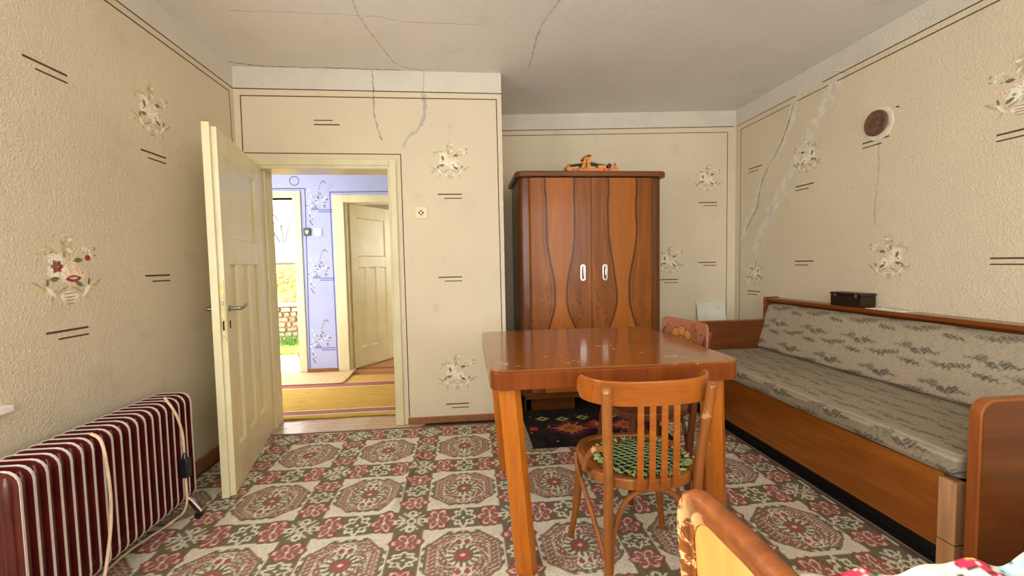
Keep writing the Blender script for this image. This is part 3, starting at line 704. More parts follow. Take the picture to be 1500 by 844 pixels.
# ------------------------------------------------------------------ wardrobe
WX0, WX1, WYF, WYB = 0.425, 1.605, 3.475, 4.03
wd = thing('wardrobe', 'two door walnut veneer wardrobe with chrome pulls in the back alcove', 'wardrobe', (1.0, 3.75, 0))
pts = rrect(WX0, WYF, WX1, WYB, 0.05, 6, (1, 1, 0, 0))
MB().prism([(x, y) for x, y in pts], XY, (0.13, 1.90)).build('carcass', M_ward, wd, 0.004)
MB().prism(rrect(0.395, 3.425, 1.635, 4.04, 0.07, 6, (1, 1, 0, 0)), XY, (1.90, 1.945)).build('top', M_wardx, wd, 0.010, seg=3)
box('plinth_rail', (0.455, 3.455, 0.115), (1.575, 3.50, 0.165), M_wardx, wd, 0.004)
box('kick_board', (0.45, 3.53, 0.0), (0.87, 3.55, 0.12), M_wardx, wd); 
for x in (0.46, 1.53):
    for y in (3.56, 3.98): box('foot', (x, y-0.03, 0), (x+0.045, y+0.03, 0.13), M_ward, wd, 0.003)
def veneer(name, xc):
    m = Mat(name, 0.40, 0.3, 0, 0.10); x, y, z = m.xyz()
    wob = (m.noise(3.5, 3, 0.5, (1, 1, 0.6))-0.5)*0.07
    n = m.noise(10, 5, 1.2, (1, 1, 0.10), 0.62)
    c = m.ramp(n, [(0.28, (120, 64, 14)), (0.5, (144, 80, 18)), (0.72, (164, 96, 26))])
    X0 = (x+(1.0-xc)+wob*0.7).abs()                          # book-matched figure: mirrored about the door's middle
    width = (z-0.95).step(0.0, 0.55)*0.062+0.052+((z*-1)+0.92).step(0.0, 0.40)*0.10
    dl = (X0-width).abs()
    inner = (width-X0).step(0.0, 0.012)
    c = m.mix(inner*0.45, c, (184, 108, 28))
    side = (X0-width).step(0.0, 0.10)*((X0-0.20).step(0.0, 0.05)*-1+1); c = m.mix(side*0.30, c, (116, 66, 28))
    band = (dl*-1+0.016).step(0.0, 0.016); c = m.mix(band*0.9, c, (52, 30, 14))
    b2 = ((X0-(width+0.028)).abs()*-1+0.012).step(0.0, 0.012); c = m.mix(b2*0.45, c, (88, 50, 22))
    burl = m.noise(15, 6, 2.4, (1, 1, 0.40), 0.72).step(0.53, 0.66)*((z-0.86).abs()*-1+0.30).step(0.0, 0.20)*(X0-0.05).step(0.0, 0.05)
    c = m.mix(burl*0.85, c, (58, 30, 12))
    g = m.noise(120, 2, 0, (1, 1, 0.03)); c = m.mix(g.step(0.4, 0.8)*0.2, c, (96, 50, 20))
    m.color(c); return m.m
for (a, b, hx) in ((0.50, 0.996, 0.925), (1.000, 1.512, 1.108)):
    o = rrect(a, 3.436, b, 3.474, 0.03, 6, (a < 0.6, b > 1.4, 0, 0))
    dr = MB().prism([(x, y) for x, y in o], XY, (0.17, 1.893)).build('door', veneer('figured_walnut_door', (a+b)/2), wd, 0.002, smooth=True)
    hl = MB().prism(rrect(hx-0.022, 1.07, hx+0.022, 1.205, 0.021, 8), XZ, (3.428, 3.437)).build('handle', M_chrome, dr, 0.003, label='oval chrome pull')
    MB().prism(rrect(hx-0.010, 1.088, hx+0.010, 1.187, 0.0099, 6), XZ, (3.4272, 3.4285)).build('finger_recess', M_hole, hl)
    MB().tube(spline([(hx, 3.424, 1.085), (hx, 3.416, 1.11), (hx, 3.415, 1.14), (hx, 3.416, 1.165), (hx, 3.424, 1.19)], 4), 0.007, 8).build('grip', M_chrome, hl, smooth=True)
box('door_bead', (0.993, 3.430, 0.17), (1.003, 3.440, 1.893), M_ward, wd, 0.002)
# wooden toy loom on the wardrobe
lm = thing('table_loom', 'small wooden table loom with upright posts on top of the wardrobe', 'loom', (1.06, 3.68, 1.945))
for y in (3.60, 3.76): box('base_rail', (0.845, y-0.012, 1.945), (1.285, y+0.012, 1.968), M_toy, lm, 0.002)
for x in (0.86, 1.27): box('cross_rail', (x-0.012, 3.588, 1.968), (x+0.012, 3.772, 1.985), M_toy, lm, 0.002)
for x, h in ((0.865, 2.005), (1.262, 2.015)):
    for y in (3.61, 3.75): 
        p = box('end_post', (x-0.012, y-0.008, 1.968), (x+0.012, y+0.008, h), M_toy, lm, 0.002)
        MB().tube([(x, y-0.014, h-0.012), (x, y-0.007, h-0.012)], 0.006, 8).build('peg', M_toyd, p)
for y in (3.61, 3.75):
    p = box('upright', (1.02, y-0.010, 1.968), (1.05, y+0.010, 2.085), M_toy, lm, 0.002)
    for z in (1.985, 2.01, 2.035, 2.06): MB().tube([(1.013+0.002, y-0.016, z), (1.013+0.002, y-0.009, z)], 0.0055, 8).build('peg', M_toyd, p)
    M_ = Matrix.Translation((0.985, y, 1.97)) @ Matrix.Rotation(0.35, 4, 'Y')
    MB().box((-0.014, -0.008, 0), (0.012, 0.008, 0.095), 0, M_).build('brace', M_toy, lm, 0.002)
box('beater', (1.005, 3.60, 2.062), (1.06, 3.76, 2.078), M_toy, lm, 0.002)
MB().box((0.87, 3.62, 2.002), (1.035, 3.74, 2.012), 0, Matrix.Translation((0.87, 0, 2.004)) @ Matrix.Rotation(-0.12, 4, 'Y') @ Matrix.Translation((-0.87, 0, -2.004))).build('warp_threads', M_yarn, lm)
MB().box((1.035, 3.62, 2.028), (1.19, 3.74, 2.038), 0, Matrix.Translation((1.035, 0, 2.03)) @ Matrix.Rotation(0.16, 4, 'Y') @ Matrix.Translation((-1.035, 0, -2.03))).build('warp_threads', M_yarn, lm)
MB().tube([(1.215, 3.60, 1.992), (1.215, 3.76, 1.992)], 0.019, 12).build('roller', M_toyd, lm, smooth=True)
MB().box((1.12, 3.61, 1.97), (1.19, 3.75, 1.998), 0).build('shuttle_block', M_toy, lm, 0.003)
for x in (0.90, 0.935, 1.165, 1.205): box('painted_mark', (x-0.012, 3.5872, 1.950), (x+0.012, 3.5885, 1.963), M_redp, lm)

lm.location = (1.012, 3.530, 1.9455); lm.scale = (0.95, 0.95, 0.98)
# ------------------------------------------------------------------ dark floral rug in front of the wardrobe
def rug_color(x, y):
    q = 0.007; x = np.round(x/q)*q; y = np.round(y/q)*q
    col = np.broadcast_to(np.array((20, 16, 20)), x.shape+(3,)).astype(float).copy()
    def put(m, c): col[m] = c
    def dia(cx, cy, a, b, c, jag=0.0):
        t = np.arctan2(y-cy, x-cx); put(np.abs(x-cx)/a+np.abs(y-cy)/b+jag*np.sin(t*12) < 1, c)
    for cx in (0.72, 1.14):
        dia(cx, 3.06, 0.20, 0.20, (66, 22, 34), 0.10); dia(cx, 3.05, 0.16, 0.15, (70, 36, 70), 0.1); dia(cx, 3.06, 0.12, 0.10, (176, 92, 44), 0.25); dia(cx, 3.06, 0.06, 0.05, (90, 30, 40), 0.3)
        put((np.abs(x-cx)/0.11+np.abs(y-3.06)/0.09 < 1) & (np.sin(x*300)*np.sin(y*260) > 0.3), (206, 140, 70))
    dia(0.93, 3.10, 0.085, 0.10, (168, 40, 60), 0.25); dia(0.945, 3.10, 0.035, 0.045, (140, 150, 70), 0.1)
    for cx, cy in ((0.70, 3.25), (0.86, 3.26), (1.10, 3.27), (0.55, 3.28)): dia(cx, cy, 0.055, 0.05, (150, 160, 96), 0.05); dia(cx, cy, 0.022, 0.02, (20, 16, 20))
    put((np.abs(x-0.45) < 0.03) & (np.abs(y-3.08) < 0.03), (170, 50, 60))
    rnd = np.random.RandomState(4)
    for _ in range(26): dia(rnd.uniform(0.42, 1.35), rnd.uniform(2.80, 3.35), 0.009, 0.009, (170, 160, 140))
    return col*(0.9+0.2*np.random.rand(*x.shape, 1))
def rug_z(x, y):
    e = np.minimum.reduce([x-0.40, 1.38-x, y-2.765, 3.44-y]); return np.where(e < 0.004, 0.009, 0.019+0.002*np.sin(x*14)*np.sin(y*11))
rug = thing('rug', 'black rug with purple and orange diamond flowers lying before the wardrobe', 'rug', (0.89, 3.1, 0.008))
o = grid_mesh('pile', np.arange(0.40, 1.3801, 0.007), np.arange(2.765, 3.4401, 0.007), rug_z, rug_color, M_rug, rug)
mb = MB()
for i in range(70):
    y = 2.78+i*0.0093; mb.tube([(0.402, y, 0.013), (0.402-random.uniform(0.02, 0.05), y+random.uniform(-0.015, 0.015), 0.0115)], 0.0022, 4)
mb.build('fringe', plain('grey_fringe', (150, 138, 116), 0.9), rug, kind='stuff')

# ------------------------------------------------------------------ dining table
tb = thing('dining_table', 'square brown veneer dining table with thick rounded top and orange legs', 'table', (0.59, 2.14, 0))
TX0, TX1, TY0, TY1 = 0.078, 1.102, 1.648, 2.628
MB().prism(rrect(TX0, TY0, TX1, TY1, 0.055, 8), XY, (0.800, 0.812)).build('tabletop', M_oak_top, tb, 0.003, smooth=False)
MB().prism(rrect(TX0+0.001, TY0+0.001, TX1-0.001, TY1-0.001, 0.054, 8), XY, (0.732, 0.800)).build('apron', M_apron, tb, 0.003)
for sx, sy in ((0, 0), (1, 0), (0, 1), (1, 1)):
    cx = (TX0+0.078, TX1-0.085)[sx]; cy = (TY0+0.08, TY1-0.085)[sy]; dx = (0.050, -0.02)[sx]; dy = (-0.070, -0.02)[sy]
    mb = MB(); n = 8; vs = []
    for z, k, f in ((0.732, 1.0, 0), (0.0, 0.97, 1)):
        for i in range(n):
            th = PI/8+2*PI*i/n; vs.append((cx+dx*f+0.047*k*math.cos(th), cy+dy*f+0.047*k*math.sin(th), max(z, 0.008)))
    mb.add(vs, [tuple(range(n)), tuple(range(n, 2*n))] + [(i, (i+1) % n, (i+1) % n+n, i+n) for i in range(n)])
    mb.build('leg', M_leg, tb, 0.004)

# ------------------------------------------------------------------ bentwood chairs (local: facing +Y)
def seat_outline(k=1.0, n=40):
    out = []
    for i in range(n):
        t = 2*PI*i/n; c, s = math.cos(t), math.sin(t); p = 2/2.7
        x = 0.212*math.copysign(abs(c)**p, c)*(1+0.05*s); y = 0.215*math.copysign(abs(s)**p, s)
        out.append((x*k, y*k))
    return out
def bent_chair(name, label, loc, rz, mleg, mseat, sz=0.46):
    t = thing(name, label, 'chair', loc, rz, 'old bentwood chairs'); ORG[t.name] = Vector((0, 0, 0))
    rim = MB().ring(seat_outline(1.0), seat_outline(0.86), XY, (sz-0.040, sz)).build('seat_rim', mleg, t, 0.006)
    MB().prism(seat_outline(0.875), XY, (sz-0.020, sz-0.008)).build('seat_panel', mseat, t)
    for s in (-1, 1):
        MB().tube(spline([(s*0.165, 0.155, sz-0.02), (s*0.178, 0.168, 0.32), (s*0.190, 0.180, 0.16), (s*0.212, 0.200, 0.008)], 5), [0.019]*6+[0.018]*5+[0.014]*5, 10).build('front_leg', mleg, t, smooth=True)
        bl = MB().tube(spline([(s*0.200, 0.195-0.06, sz-0.042), (s*0.200, 0.10, 0.36), (s*0.185, -0.02, 0.27), (s*0.165, -0.15, 0.14)], 6), [0.010]*19, 8).build('side_brace', mleg, t, smooth=True)
    MB().tube(spline([(-0.150, -0.168, 0.10), (-0.138, -0.168, 0.25), (-0.09, -0.170, 0.37), (0, -0.175, 0.405), (0.09, -0.170, 0.37), (0.138, -0.168, 0.25), (0.150, -0.168, 0.10)], 6), 0.010, 8).build('rear_brace', mleg, t, smooth=True)
    return t
def back_posts(t, mleg, top=0.80, xt=0.186, yt=-0.243, sz=0.46):
    for s in (-1, 1):
        MB().tube(spline([(s*0.158, -0.160, 0.008), (s*0.160, -0.168, 0.20), (s*0.165, -0.190, sz), (s*0.176, -0.214, 0.63), (s*xt, yt, top)], 6), [0.016]*6+[0.018]*7+[0.018]*12, 12).build('back_post', mleg, t, smooth=True)
# chair 1: slatted back, at the near side of the table
ch1 = bent_chair('bentwood_chair', 'bentwood chair with slatted back and crochet seat pad before the table', (0.640, 1.640, 0), 0.0, M_beech, M_seat)
back_posts(ch1, M_beech)
arc = spline([(-0.240, -0.070, 0), (-0.225, -0.140, 0), (-0.180, -0.198, 0), (-0.10, -0.226, 0), (0, -0.234, 0), (0.10, -0.226, 0), (0.180, -0.198, 0), (0.225, -0.140, 0), (0.240, -0.070, 0)], 6)
mb = MB(); vs = []; n = len(arc)
for i, p in enumerate(arc):
    t_ = (arc[min(i+1, n-1)]-arc[max(i-1, 0)]).normalized(); nn = Vector((-t_.y, t_.x, 0)); e = min(i, n-1-i); hh = 0.043*min(1, 0.45+0.2*e)
    for d, z in ((0.0065, -hh), (0.0065, hh), (-0.0065, hh), (-0.0065, -hh)): vs.append(p+nn*d+Vector((0, 0, 0.770+z)))
fs = [(0, 1, 2, 3), tuple((n-1)*4+k for k in range(4))] + [(i*4+k, i*4+(k+1) % 4, (i+1)*4+(k+1) % 4, (i+1)*4+k) for i in range(n-1) for k in range(4)]
mb.add(vs, fs).build('top_rail', M_rail, ch1, 0.004)
for x in (-0.064, -0.021, 0.022, 0.065):
    path = [(x, -0.216, 0.425), (x, -0.225, 0.455), (x, -0.228, 0.56), (x, -0.231, 0.65), (x, -0.232, 0.745)]
    mb = MB(); vs = [(px+dx, py+dy, pz) for px, py, pz in path for dx, dy in ((-0.011, -0.004), (0.011, -0.004), (0.011, 0.004), (-0.011, 0.004))]
    n = len(path); mb.add(vs, [(0, 1, 2, 3), tuple((n-1)*4+k for k in range(4))] + [(i*4+k, i*4+(k+1) % 4, (i+1)*4+(k+1) % 4, (i+1)*4+k) for i in range(n-1) for k in range(4)])
    s_ = mb.build('slat', M_rail, ch1, 0.0015)
    MB().tube([(x, -0.2225, 0.436), (x, -0.2195, 0.436)], 0.0035, 8).build('screw', M_toyd, s_)
for s in (-1, 1):
    MB().tube(spline([(s*0.188, -0.205, 0.575), (s*0.205, -0.165, 0.560), (s*0.222, -0.125, 0.51), (s*0.224, -0.095, 0.46), (s*0.212, -0.06, 0.440)], 6), 0.011, 10).build('hip_bracket', M_beech, ch1, smooth=True)
# crochet pad
def pad():
    n, m = 240, 60; vs, cs, fs = [], [], []
    for j in range(m+1):
        for i in range(n):
            t = 2*PI*i/n; rim_ = 0.165*(1+0.05*math.sin(9*t)+0.03*math.sin(23*t+1)); r = rim_*j/m; x, y = r*math.cos(t), r*math.sin(t)*0.92
            a, b = (x+0.55*y)/0.030, (y*1.1-0.15*x)/0.024; fa, fb = abs(a-round(a)), abs(b-round(b))
            g = fa < 0.055 or fb < 0.05 or math.hypot(fa, fb) < 0.16 or (j > m-4 and (i*7) % 23 < 6)
            cs.append((158, 176, 112) if g else (10, 18, 14)); vs.append((x+0.012, y-0.045, 0.466+(0.003 if g else 0)+0.006*(1-(j/m)**4)+(0.008*math.sin(9*t+1)*(j/m)**6)))
    for j in range(m):
        for i in range(n): fs.append((j*n+i, j*n+(i+1) % n, (j+1)*n+(i+1) % n, (j+1)*n+i))
    return vs, cs, fs
vs, cs, fs = pad()
pd = thing('seat_pad', 'dark green and lime crocheted seat pad lying on the slatted chair', 'cushion', (0.640, 1.640, 0.455)); ORG[pd.name] = Vector((0, 0, 0.455))
o = MB().add(vs, fs).build('crochet', M_pad, pd, smooth=True)
c = np.array(cs)/255.0; c = np.where(c <= 0.04045, c/12.92, ((c+0.055)/1.055)**2.4)
at = o.data.attributes.new('col', 'FLOAT_COLOR', 'POINT'); at.data.foreach_set('color', np.concatenate([c, np.ones((len(c), 1))], 1).astype(np.float32).ravel())
sd = o.modifiers.new('thick', 'SOLIDIFY'); sd.thickness = 0.006; sd.offset = -1
mb = MB()
for i in range(34):
    t = 2*PI*i/34+random.uniform(-0.05, 0.05); r = 0.165; x, y = r*math.cos(t)+0.012, r*math.sin(t)*0.92-0.045
    for q in range(3): mb.tube([(x, y, 0.468), (x+0.022*math.cos(t+random.uniform(-.7, .7)), y+0.02*math.sin(t+random.uniform(-.7, .7)), 0.466+random.uniform(0, 0.014))], [0.004, 0.0025], 5)
mb.build('tassels', plain('lime_yarn', (156, 174, 110), 0.9), pd, kind='stuff')

# chair 2: carved fan back, tucked in on the sofa side of the table
ch2 = bent_chair('bentwood_chair', 'dark bentwood chair with fan stencilled backrest on the sofa side of the table', (0.955, 2.285, 0), math.radians(97.2), M_dkch, M_seat, 0.455)
back_posts(ch2, M_dkch, 0.845, 0.190, -0.262, 0.455)
def fan_col(u, v):
    col = np.broadcast_to(np.array((166, 104, 74)), u.shape+(3,)).astype(float).copy()
    r = np.hypot(u-0.03, v+0.075); t = np.arctan2(v+0.075, u-0.03)
    def put(m, c): col[m] = c
    lobe = 0.110+0.012*np.abs(np.sin(t*5)); f = r < lobe
    put(f, (196, 132, 66)); put(f & (np.abs(np.sin(t*5)) < 0.16) & (r > 0.03), (112, 62, 34)); put(np.abs(r-lobe) < 0.003, (110, 60, 34)); put((np.abs(r-0.062-0.006*np.abs(np.sin(t*5))) < 0.003), (124, 70, 36)); put(r < 0.028, (150, 90, 46))
    for cx, cy in ((-0.095, 0.02), (0.150, 0.02), (-0.075, 0.045)):
        q = np.hypot(u-cx, v-cy); put(np.abs(q-0.022) < 0.003, (120, 66, 38)); put(np.abs(q-0.010) < 0.002, (120, 66, 38))
    put((np.hypot(u+0.150, v-0.02) < 0.007), (86, 56, 40)); put(np.hypot(u-0.175, v-0.02) < 0.007, (86, 56, 40))
    n = np.random.rand(*u.shape, 1); return col*(0.95+0.1*n)
us = np.linspace(-0.205, 0.205, 140); vz = np.linspace(-0.10, 0.085, 70)
bp_ = grid_mesh('back_panel', us, vz, lambda u, v: 0*u, fan_col, M_carved)
me = bp_.data; N = len(me.vertices); co = np.empty(N*3, np.float32); me.vertices.foreach_get('co', co); co = co.reshape(-1, 3)
u, v = co[:, 0].copy(), co[:, 1].copy(); rr = 0.035                 # rounded upper corners
over = (np.abs(u) > 0.205-rr) & (v > 0.085-rr); du = np.abs(u)-(0.205-rr); dvv = v-(0.085-rr)
mx_ = np.maximum(du, dvv); hyp = np.hypot(du, dvv); sc_ = np.where(over & (hyp > 0), mx_/np.maximum(hyp, 1e-6), 1)
u = np.where(over, np.sign(u)*((0.205-rr)+du*sc_), u); v = np.where(over, (0.085-rr)+dvv*sc_, v)
co = np.stack([u, -0.256+0.35*u*u*1.0-0.05*v-0.0, 0.805+v], -1); me.vertices.foreach_set('co', co.astype(np.float32).ravel()); me.update()
bp_.parent = ch2; sd = bp_.modifiers.new('thick', 'SOLIDIFY'); sd.thickness = 0.009; sd.offset = 0; bp_['label'] = 'plywood back panel with carved fan'
# chair 3: hooped back, close to the camera
ch3 = thing('hoop_back_chair', 'hoop backed chair with worn rim and sunlit yellow panel, nearest the camera', 'chair', (0.632, 0.565, 0), math.radians(-90), 'old bentwood chairs'); ORG[ch3.name] = Vector((0, 0, 0))
MB().ring(seat_outline(1.0), seat_outline(0.86), XY, (0.42, 0.46)).build('seat_rim', M_beech, ch3, 0.006)
MB().prism(seat_outline(0.875), XY, (0.440, 0.452)).build('seat_panel', M_seat, ch3)
for s in (-1, 1):
    MB().tube(spline([(s*0.165, 0.155, 0.44), (s*0.178, 0.168, 0.32), (s*0.190, 0.180, 0.16), (s*0.205, 0.195, 0.008)], 5), [0.019]*6+[0.018]*5+[0.014]*5, 10).build('front_leg', M_beech, ch3, smooth=True)
    MB().tube(spline([(s*0.162, -0.175, 0.45), (s*0.165, -0.180, 0.25), (s*0.175, -0.200, 0.008)], 6), 0.017, 10).build('rear_leg', M_beech, ch3, smooth=True)
def hoop(hw, top, r, n=8):
    L = [(-hw*0.86, 0.44), (-hw*0.95, 0.55), (-hw, 0.66)]
    A_ = [(-hw+r-r*math.cos(PI/2*k/n), top-r+r*math.sin(PI/2*k/n)) for k in range(n+1)]
    return L + A_ + [(0, top+0.004)] + [(-x, z) for x, z in reversed(A_)] + [(-x, z) for x, z in reversed(L)]
hp = hoop(0.184, 0.812, 0.085)
YBK = -0.215
lean = lambda z: YBK-0.03*(z-0.44)/0.4
MB().tube([(x, lean(z), z) for x, z in hp], 0.0185, 14).build('hoop', M_hoop, ch3, smooth=True)
pp = hoop(0.170, 0.796, 0.072)
mb = MB(); nn = len(pp); vs = [(x, lean(z)-0.003, z) for x, z in pp] + [(x, lean(z)+0.005, z) for x, z in pp]
mb.add(vs, [tuple(range(nn)), tuple(range(nn, 2*nn))] + [(i, (i+1) % nn, (i+1) % nn+nn, i+nn) for i in range(nn)]).build('back_panel', M_panel, ch3, label='yellow plywood back panel')
ip = hoop(0.152, 0.778, 0.062)
MB().ring([(x, z) for x, z in pp], [(x, z) for x, z in ip], lambda x, z, w: (x, lean(z)+w, z), (-0.0052, -0.002)).build('dark_border', M_hoop, ch3)

# ------------------------------------------------------------------ second table under a printed cloth, at the lower right edge
t2 = thing('cloth_covered_table', 'table under a white and red flowered cloth at the lower right', 'table', (1.02, 0.14, 0))
C0, C1, CY0, CY1, CZ = 0.450, 1.62, -0.40, 0.570, 0.720
box('board', (C0, CY0, 0.692), (C1, CY1, CZ), M_shelf, t2, 0.004)
for x in (C0+0.10, C1-0.08):
    for y in (CY0+0.08, CY1-0.30): box('leg', (x-0.03, y-0.03, 0.008), (x+0.03, y+0.03, 0.692), M_leg, t2, 0.004)
def cloth_z(x, y):
    z = CZ+0.007+0.008*(np.sin(x*21+y*9)*np.sin(y*17-x*5)+1)*0.5
    far = np.clip((y-0.30)/0.25, 0, 1)
    z = z+far*(0.016*np.clip(1-(x-0.45)/0.38, 0, 1)+0.005*np.sin(x*66+1.2)+0.004*np.sin(x*37)+0.010*np.exp(-((x-0.74)/0.04)**2)+0.010*np.exp(-((x-0.86)/0.05)**2)+0.010)
    ex = np.maximum.reduce([y-CY1, CY0-y, C0-x, x-C1]).clip(0)
    return np.where(ex > 0.004, z-np.minimum(ex, 0.16)*6.0+0.024, z)
def cloth_col(x, y):
    col = np.broadcast_to(np.array((212, 205, 190)), x.shape+(3,)).astype(float).copy(); rnd = np.random.RandomState(5)
    def put(m, c): col[m] = c
    for _ in range(300):
        cx, cy = rnd.uniform(0.4, 1.7), rnd.uniform(-0.5, 0.65); k = rnd.rand(); r0 = rnd.uniform(0.022, 0.045); R = np.hypot(x-cx, y-cy); t = np.arctan2(y-cy, x-cx); e = r0*(1+0.22*np.cos(5*t+k*6))
        c = (186, 40, 72) if k < 0.5 else ((150, 190, 200) if k < 0.68 else (74, 110, 66))
        put((R < e+0.003), (40, 38, 36)); put(R < e, c); put((R < e*0.8) & (np.abs(np.sin(2.5*t+k*3)) < 0.14), (236, 222, 214)); put(R < r0*0.2, (226, 190, 80))
    return col
cl = grid_mesh('tablecloth', np.arange(C0-0.024, C1+0.0301, 0.006), np.arange(CY0-0.03, CY1+0.0301, 0.006), cloth_z, cloth_col, M_cloth)
tag(cl, 'white tablecloth printed with red flowers, crumpled at the lower right', 'tablecloth')

# ------------------------------------------------------------------ sofa bed along the right wall
sf = thing('sofa_bed', 'wooden sofa bed with grey floral upholstery along the right wall', 'sofa', (2.2, 2.4, 0))
SX = 1.80; SYN, SYF = 1.372, 3.40
box('base', (SX+0.06, SYN+0.05, 0.0), (2.56, SYF, 0.085), M_black, sf)  # black block standing in for the shade in the gap under the sofa
box('front_board', (SX+0.004, 1.46, 0.085), (SX+0.024, SYF, 0.385), M_sofa, sf, 0.002)
box('rear_board', (2.53, SYN+0.03, 0.085), (2.55, SYF, 0.40), M_sofa, sf)
box('end_board', (SX+0.075, 1.415, 0.085), (2.53, 1.435, 0.345), M_rawwood, sf, 0.002)
lg = box('post', (SX-0.010, 1.405, 0.008), (SX+0.040, 1.468, 0.372), M_rawwood, sf, 0.003)
box('saw_cut', (SX-0.0105, 1.404, 0.130), (SX+0.0405, 1.4685, 0.133), M_hole, lg)
YZp = lambda u, v, w: (u, w, v)
na = MB().prism(rrect(SX-0.012, 0.075, 2.585, 0.705, 0.055, 7, (0, 0, 0, 1)), XZ, (SYN-0.042, SYN)).build('arm_panel', M_arm, sf, 0.008, seg=3)
o = rrect(SX-0.016, 0.073, 2.585, 0.709, 0.057, 7, (0, 0, 0, 1)); i_ = rrect(SX-0.006, 0.08, 2.575, 0.699, 0.05, 7, (0, 0, 0, 1))
MB().ring(o, i_, XZ, (SYN-0.040, SYN-0.002)).build('edge_band', M_armedge, na, 0.003)
fa = MB().prism(rrect(SX-0.012, 0.075, 2.56, 0.712, 0.055, 7, (0, 0, 0, 1)), XZ, (SYF, SYF+0.042)).build('arm_panel', M_arm, sf, 0.006)
MB().ring(rrect(SX-0.016, 0.073, 2.56, 0.716, 0.057, 7, (0, 0, 0, 1)), rrect(SX-0.006, 0.08, 2.55, 0.706, 0.05, 7, (0, 0, 0, 1)), XZ, (SYF+0.002, SYF+0.040)).build('edge_band', M_armedge, fa, 0.003)
box('shelf', (2.505, SYN-0.03, 0.868), (2.628, 3.46, 0.893), M_shelf, sf, 0.006, seg=3)
box('shelf_back', (2.575, SYN-0.03, 0.30), (2.595, 3.44, 0.868), M_shelf, sf)
MB().prism(rrect(2.500, 0.40, 2.628, 0.900, 0.018, 5, (0, 0, 1, 1)), XZ, (3.440, 3.468)).build('shelf_end', M_shelf, sf, 0.004)
def fabric_col(a, b, cols=(176, 164, 142)):
    """a runs along the sofa, b across it, metres"""
    base = np.array(cols, float); col = np.broadcast_to(base, a.shape+(3,)).copy()
    dia = (np.abs(np.sin((a+b)*PI/0.034)) < 0.10) | (np.abs(np.sin((a-b)*PI/0.034)) < 0.10)
    col[dia] *= 0.93
    col *= (0.95+0.08*np.sin(b*900))[..., None]
    pa, pb = 0.36, 0.17
    def local(oa, ob):
        row = np.floor((b-ob)/pb+0.5); return (a-oa+(row % 2)*pa/2+pa/2) % pa-pa/2, (b-ob+pb/2) % pb-pb/2
    for (oa, ob, kind, sgn) in ((0.0, 0.0, 0, 1), (0.10, -0.012, 1, -1), (0.19, 0.045, 2, 1), (0.27, 0.06, 3, -1), (0.06, 0.075, 2, -1)):
        ua, ub = local(oa, ob); wig = np.sin(ua*210+ub*290)*0.22+np.sin(ua*420-ub*330)*0.20
        if kind < 2:
            m = np.hypot(ua/0.030, ub/0.019)+wig < 1; col[m] = (92, 90, 88) if kind == 0 else (124, 112, 94); col[m & (np.sin(ua*520+ub*300) > 0.5)] = (160, 150, 132)
            m = np.hypot((ua-sgn*0.046)/0.028, (ub-0.016+(ua-sgn*0.05)*0.2)/0.007)+wig*2 < 1; col[m] = (112, 104, 82)
            m = np.hypot((ua+sgn*0.045)/0.022, (ub-0.004)/0.006)+wig*2 < 1; col[m] = (112, 104, 82)
        else:
            m = np.hypot(ua/0.048, (ub-sgn*0.12*ua)/0.010)+wig*2.4 < 1; col[m] = (104, 96, 76) if kind == 2 else (124, 114, 92)
    return col*(0.96+0.08*np.random.rand(*a.shape, 1))
def cushion(name, length, profile, y0, parent, label=None):
    """sweep a closed X-Z profile along Y, coloured by the fabric print"""
    n = len(profile); per = np.concatenate([[0], np.cumsum([math.dist(profile[i], profile[(i+1) % n]) for i in range(n)])])
    fine = []; 
    for i in range(n):
        k = max(1, int(round(math.dist(profile[i], profile[(i+1) % n])/0.007)))
        for j in range(k):
            t = j/k; p, q = profile[i], profile[(i+1) % n]; fine.append((p[0]+(q[0]-p[0])*t, p[1]+(q[1]-p[1])*t, per[i]+(per[i+1]-per[i])*t))
    m = len(fine); ys = np.arange(0, length+1e-6, 0.0075); ys = np.concatenate([ys, [length]]) if length-ys[-1] > 1e-3 else ys
    vs, aa, bb = [], [], []
    px = np.mean([f[0] for f in fine]); pz = np.mean([f[1] for f in fine])
    for y in ys:
        e = min(y, length-y); k = 1-0.10*max(0, 1-e/0.02)**2
        for x, z, s in fine:
            wv = 0.0025*math.sin(y*9+x*13)*math.sin(x*7+y*3)
            vs.append((px+(x-px)*k, y0+y, pz+(z-pz)*k+wv)); aa.append(y); bb.append(s)
    fs = [(i*m+k, i*m+(k+1) % m, (i+1)*m+(k+1) % m, (i+1)*m+k) for i in range(len(ys)-1) for k in range(m)] + [tuple(range(m)), tuple((len(ys)-1)*m+k for k in range(m))]
    o = MB().add(vs, fs).build(name, M_fabric, parent, smooth=True)
    c = fabric_col(np.array(aa), np.array(bb))/255; c = np.where(c <= 0.04045, c/12.92, ((c+0.055)/1.055)**2.4)
    at = o.data.attributes.new('col', 'FLOAT_COLOR', 'POINT'); at.data.foreach_set('color', np.concatenate([c, np.ones((len(c), 1))], 1).astype(np.float32).ravel())
    return o
cushion('mattress', SYF-0.012-1.395, rrect(SX-0.018, 0.388, 2.50, 0.480, 0.028, 4), 1.395, sf)
bk = [(2.415, 0.484), (2.445, 0.480), (2.53, 0.482), (2.555, 0.50), (2.565, 0.80), (2.555, 0.838), (2.525, 0.850), (2.503, 0.838), (2.492, 0.81), (2.455, 0.66), (2.405, 0.50)]
cushion('back_cushion', 3.425-1.395-0.01, bk, 1.395, sf)
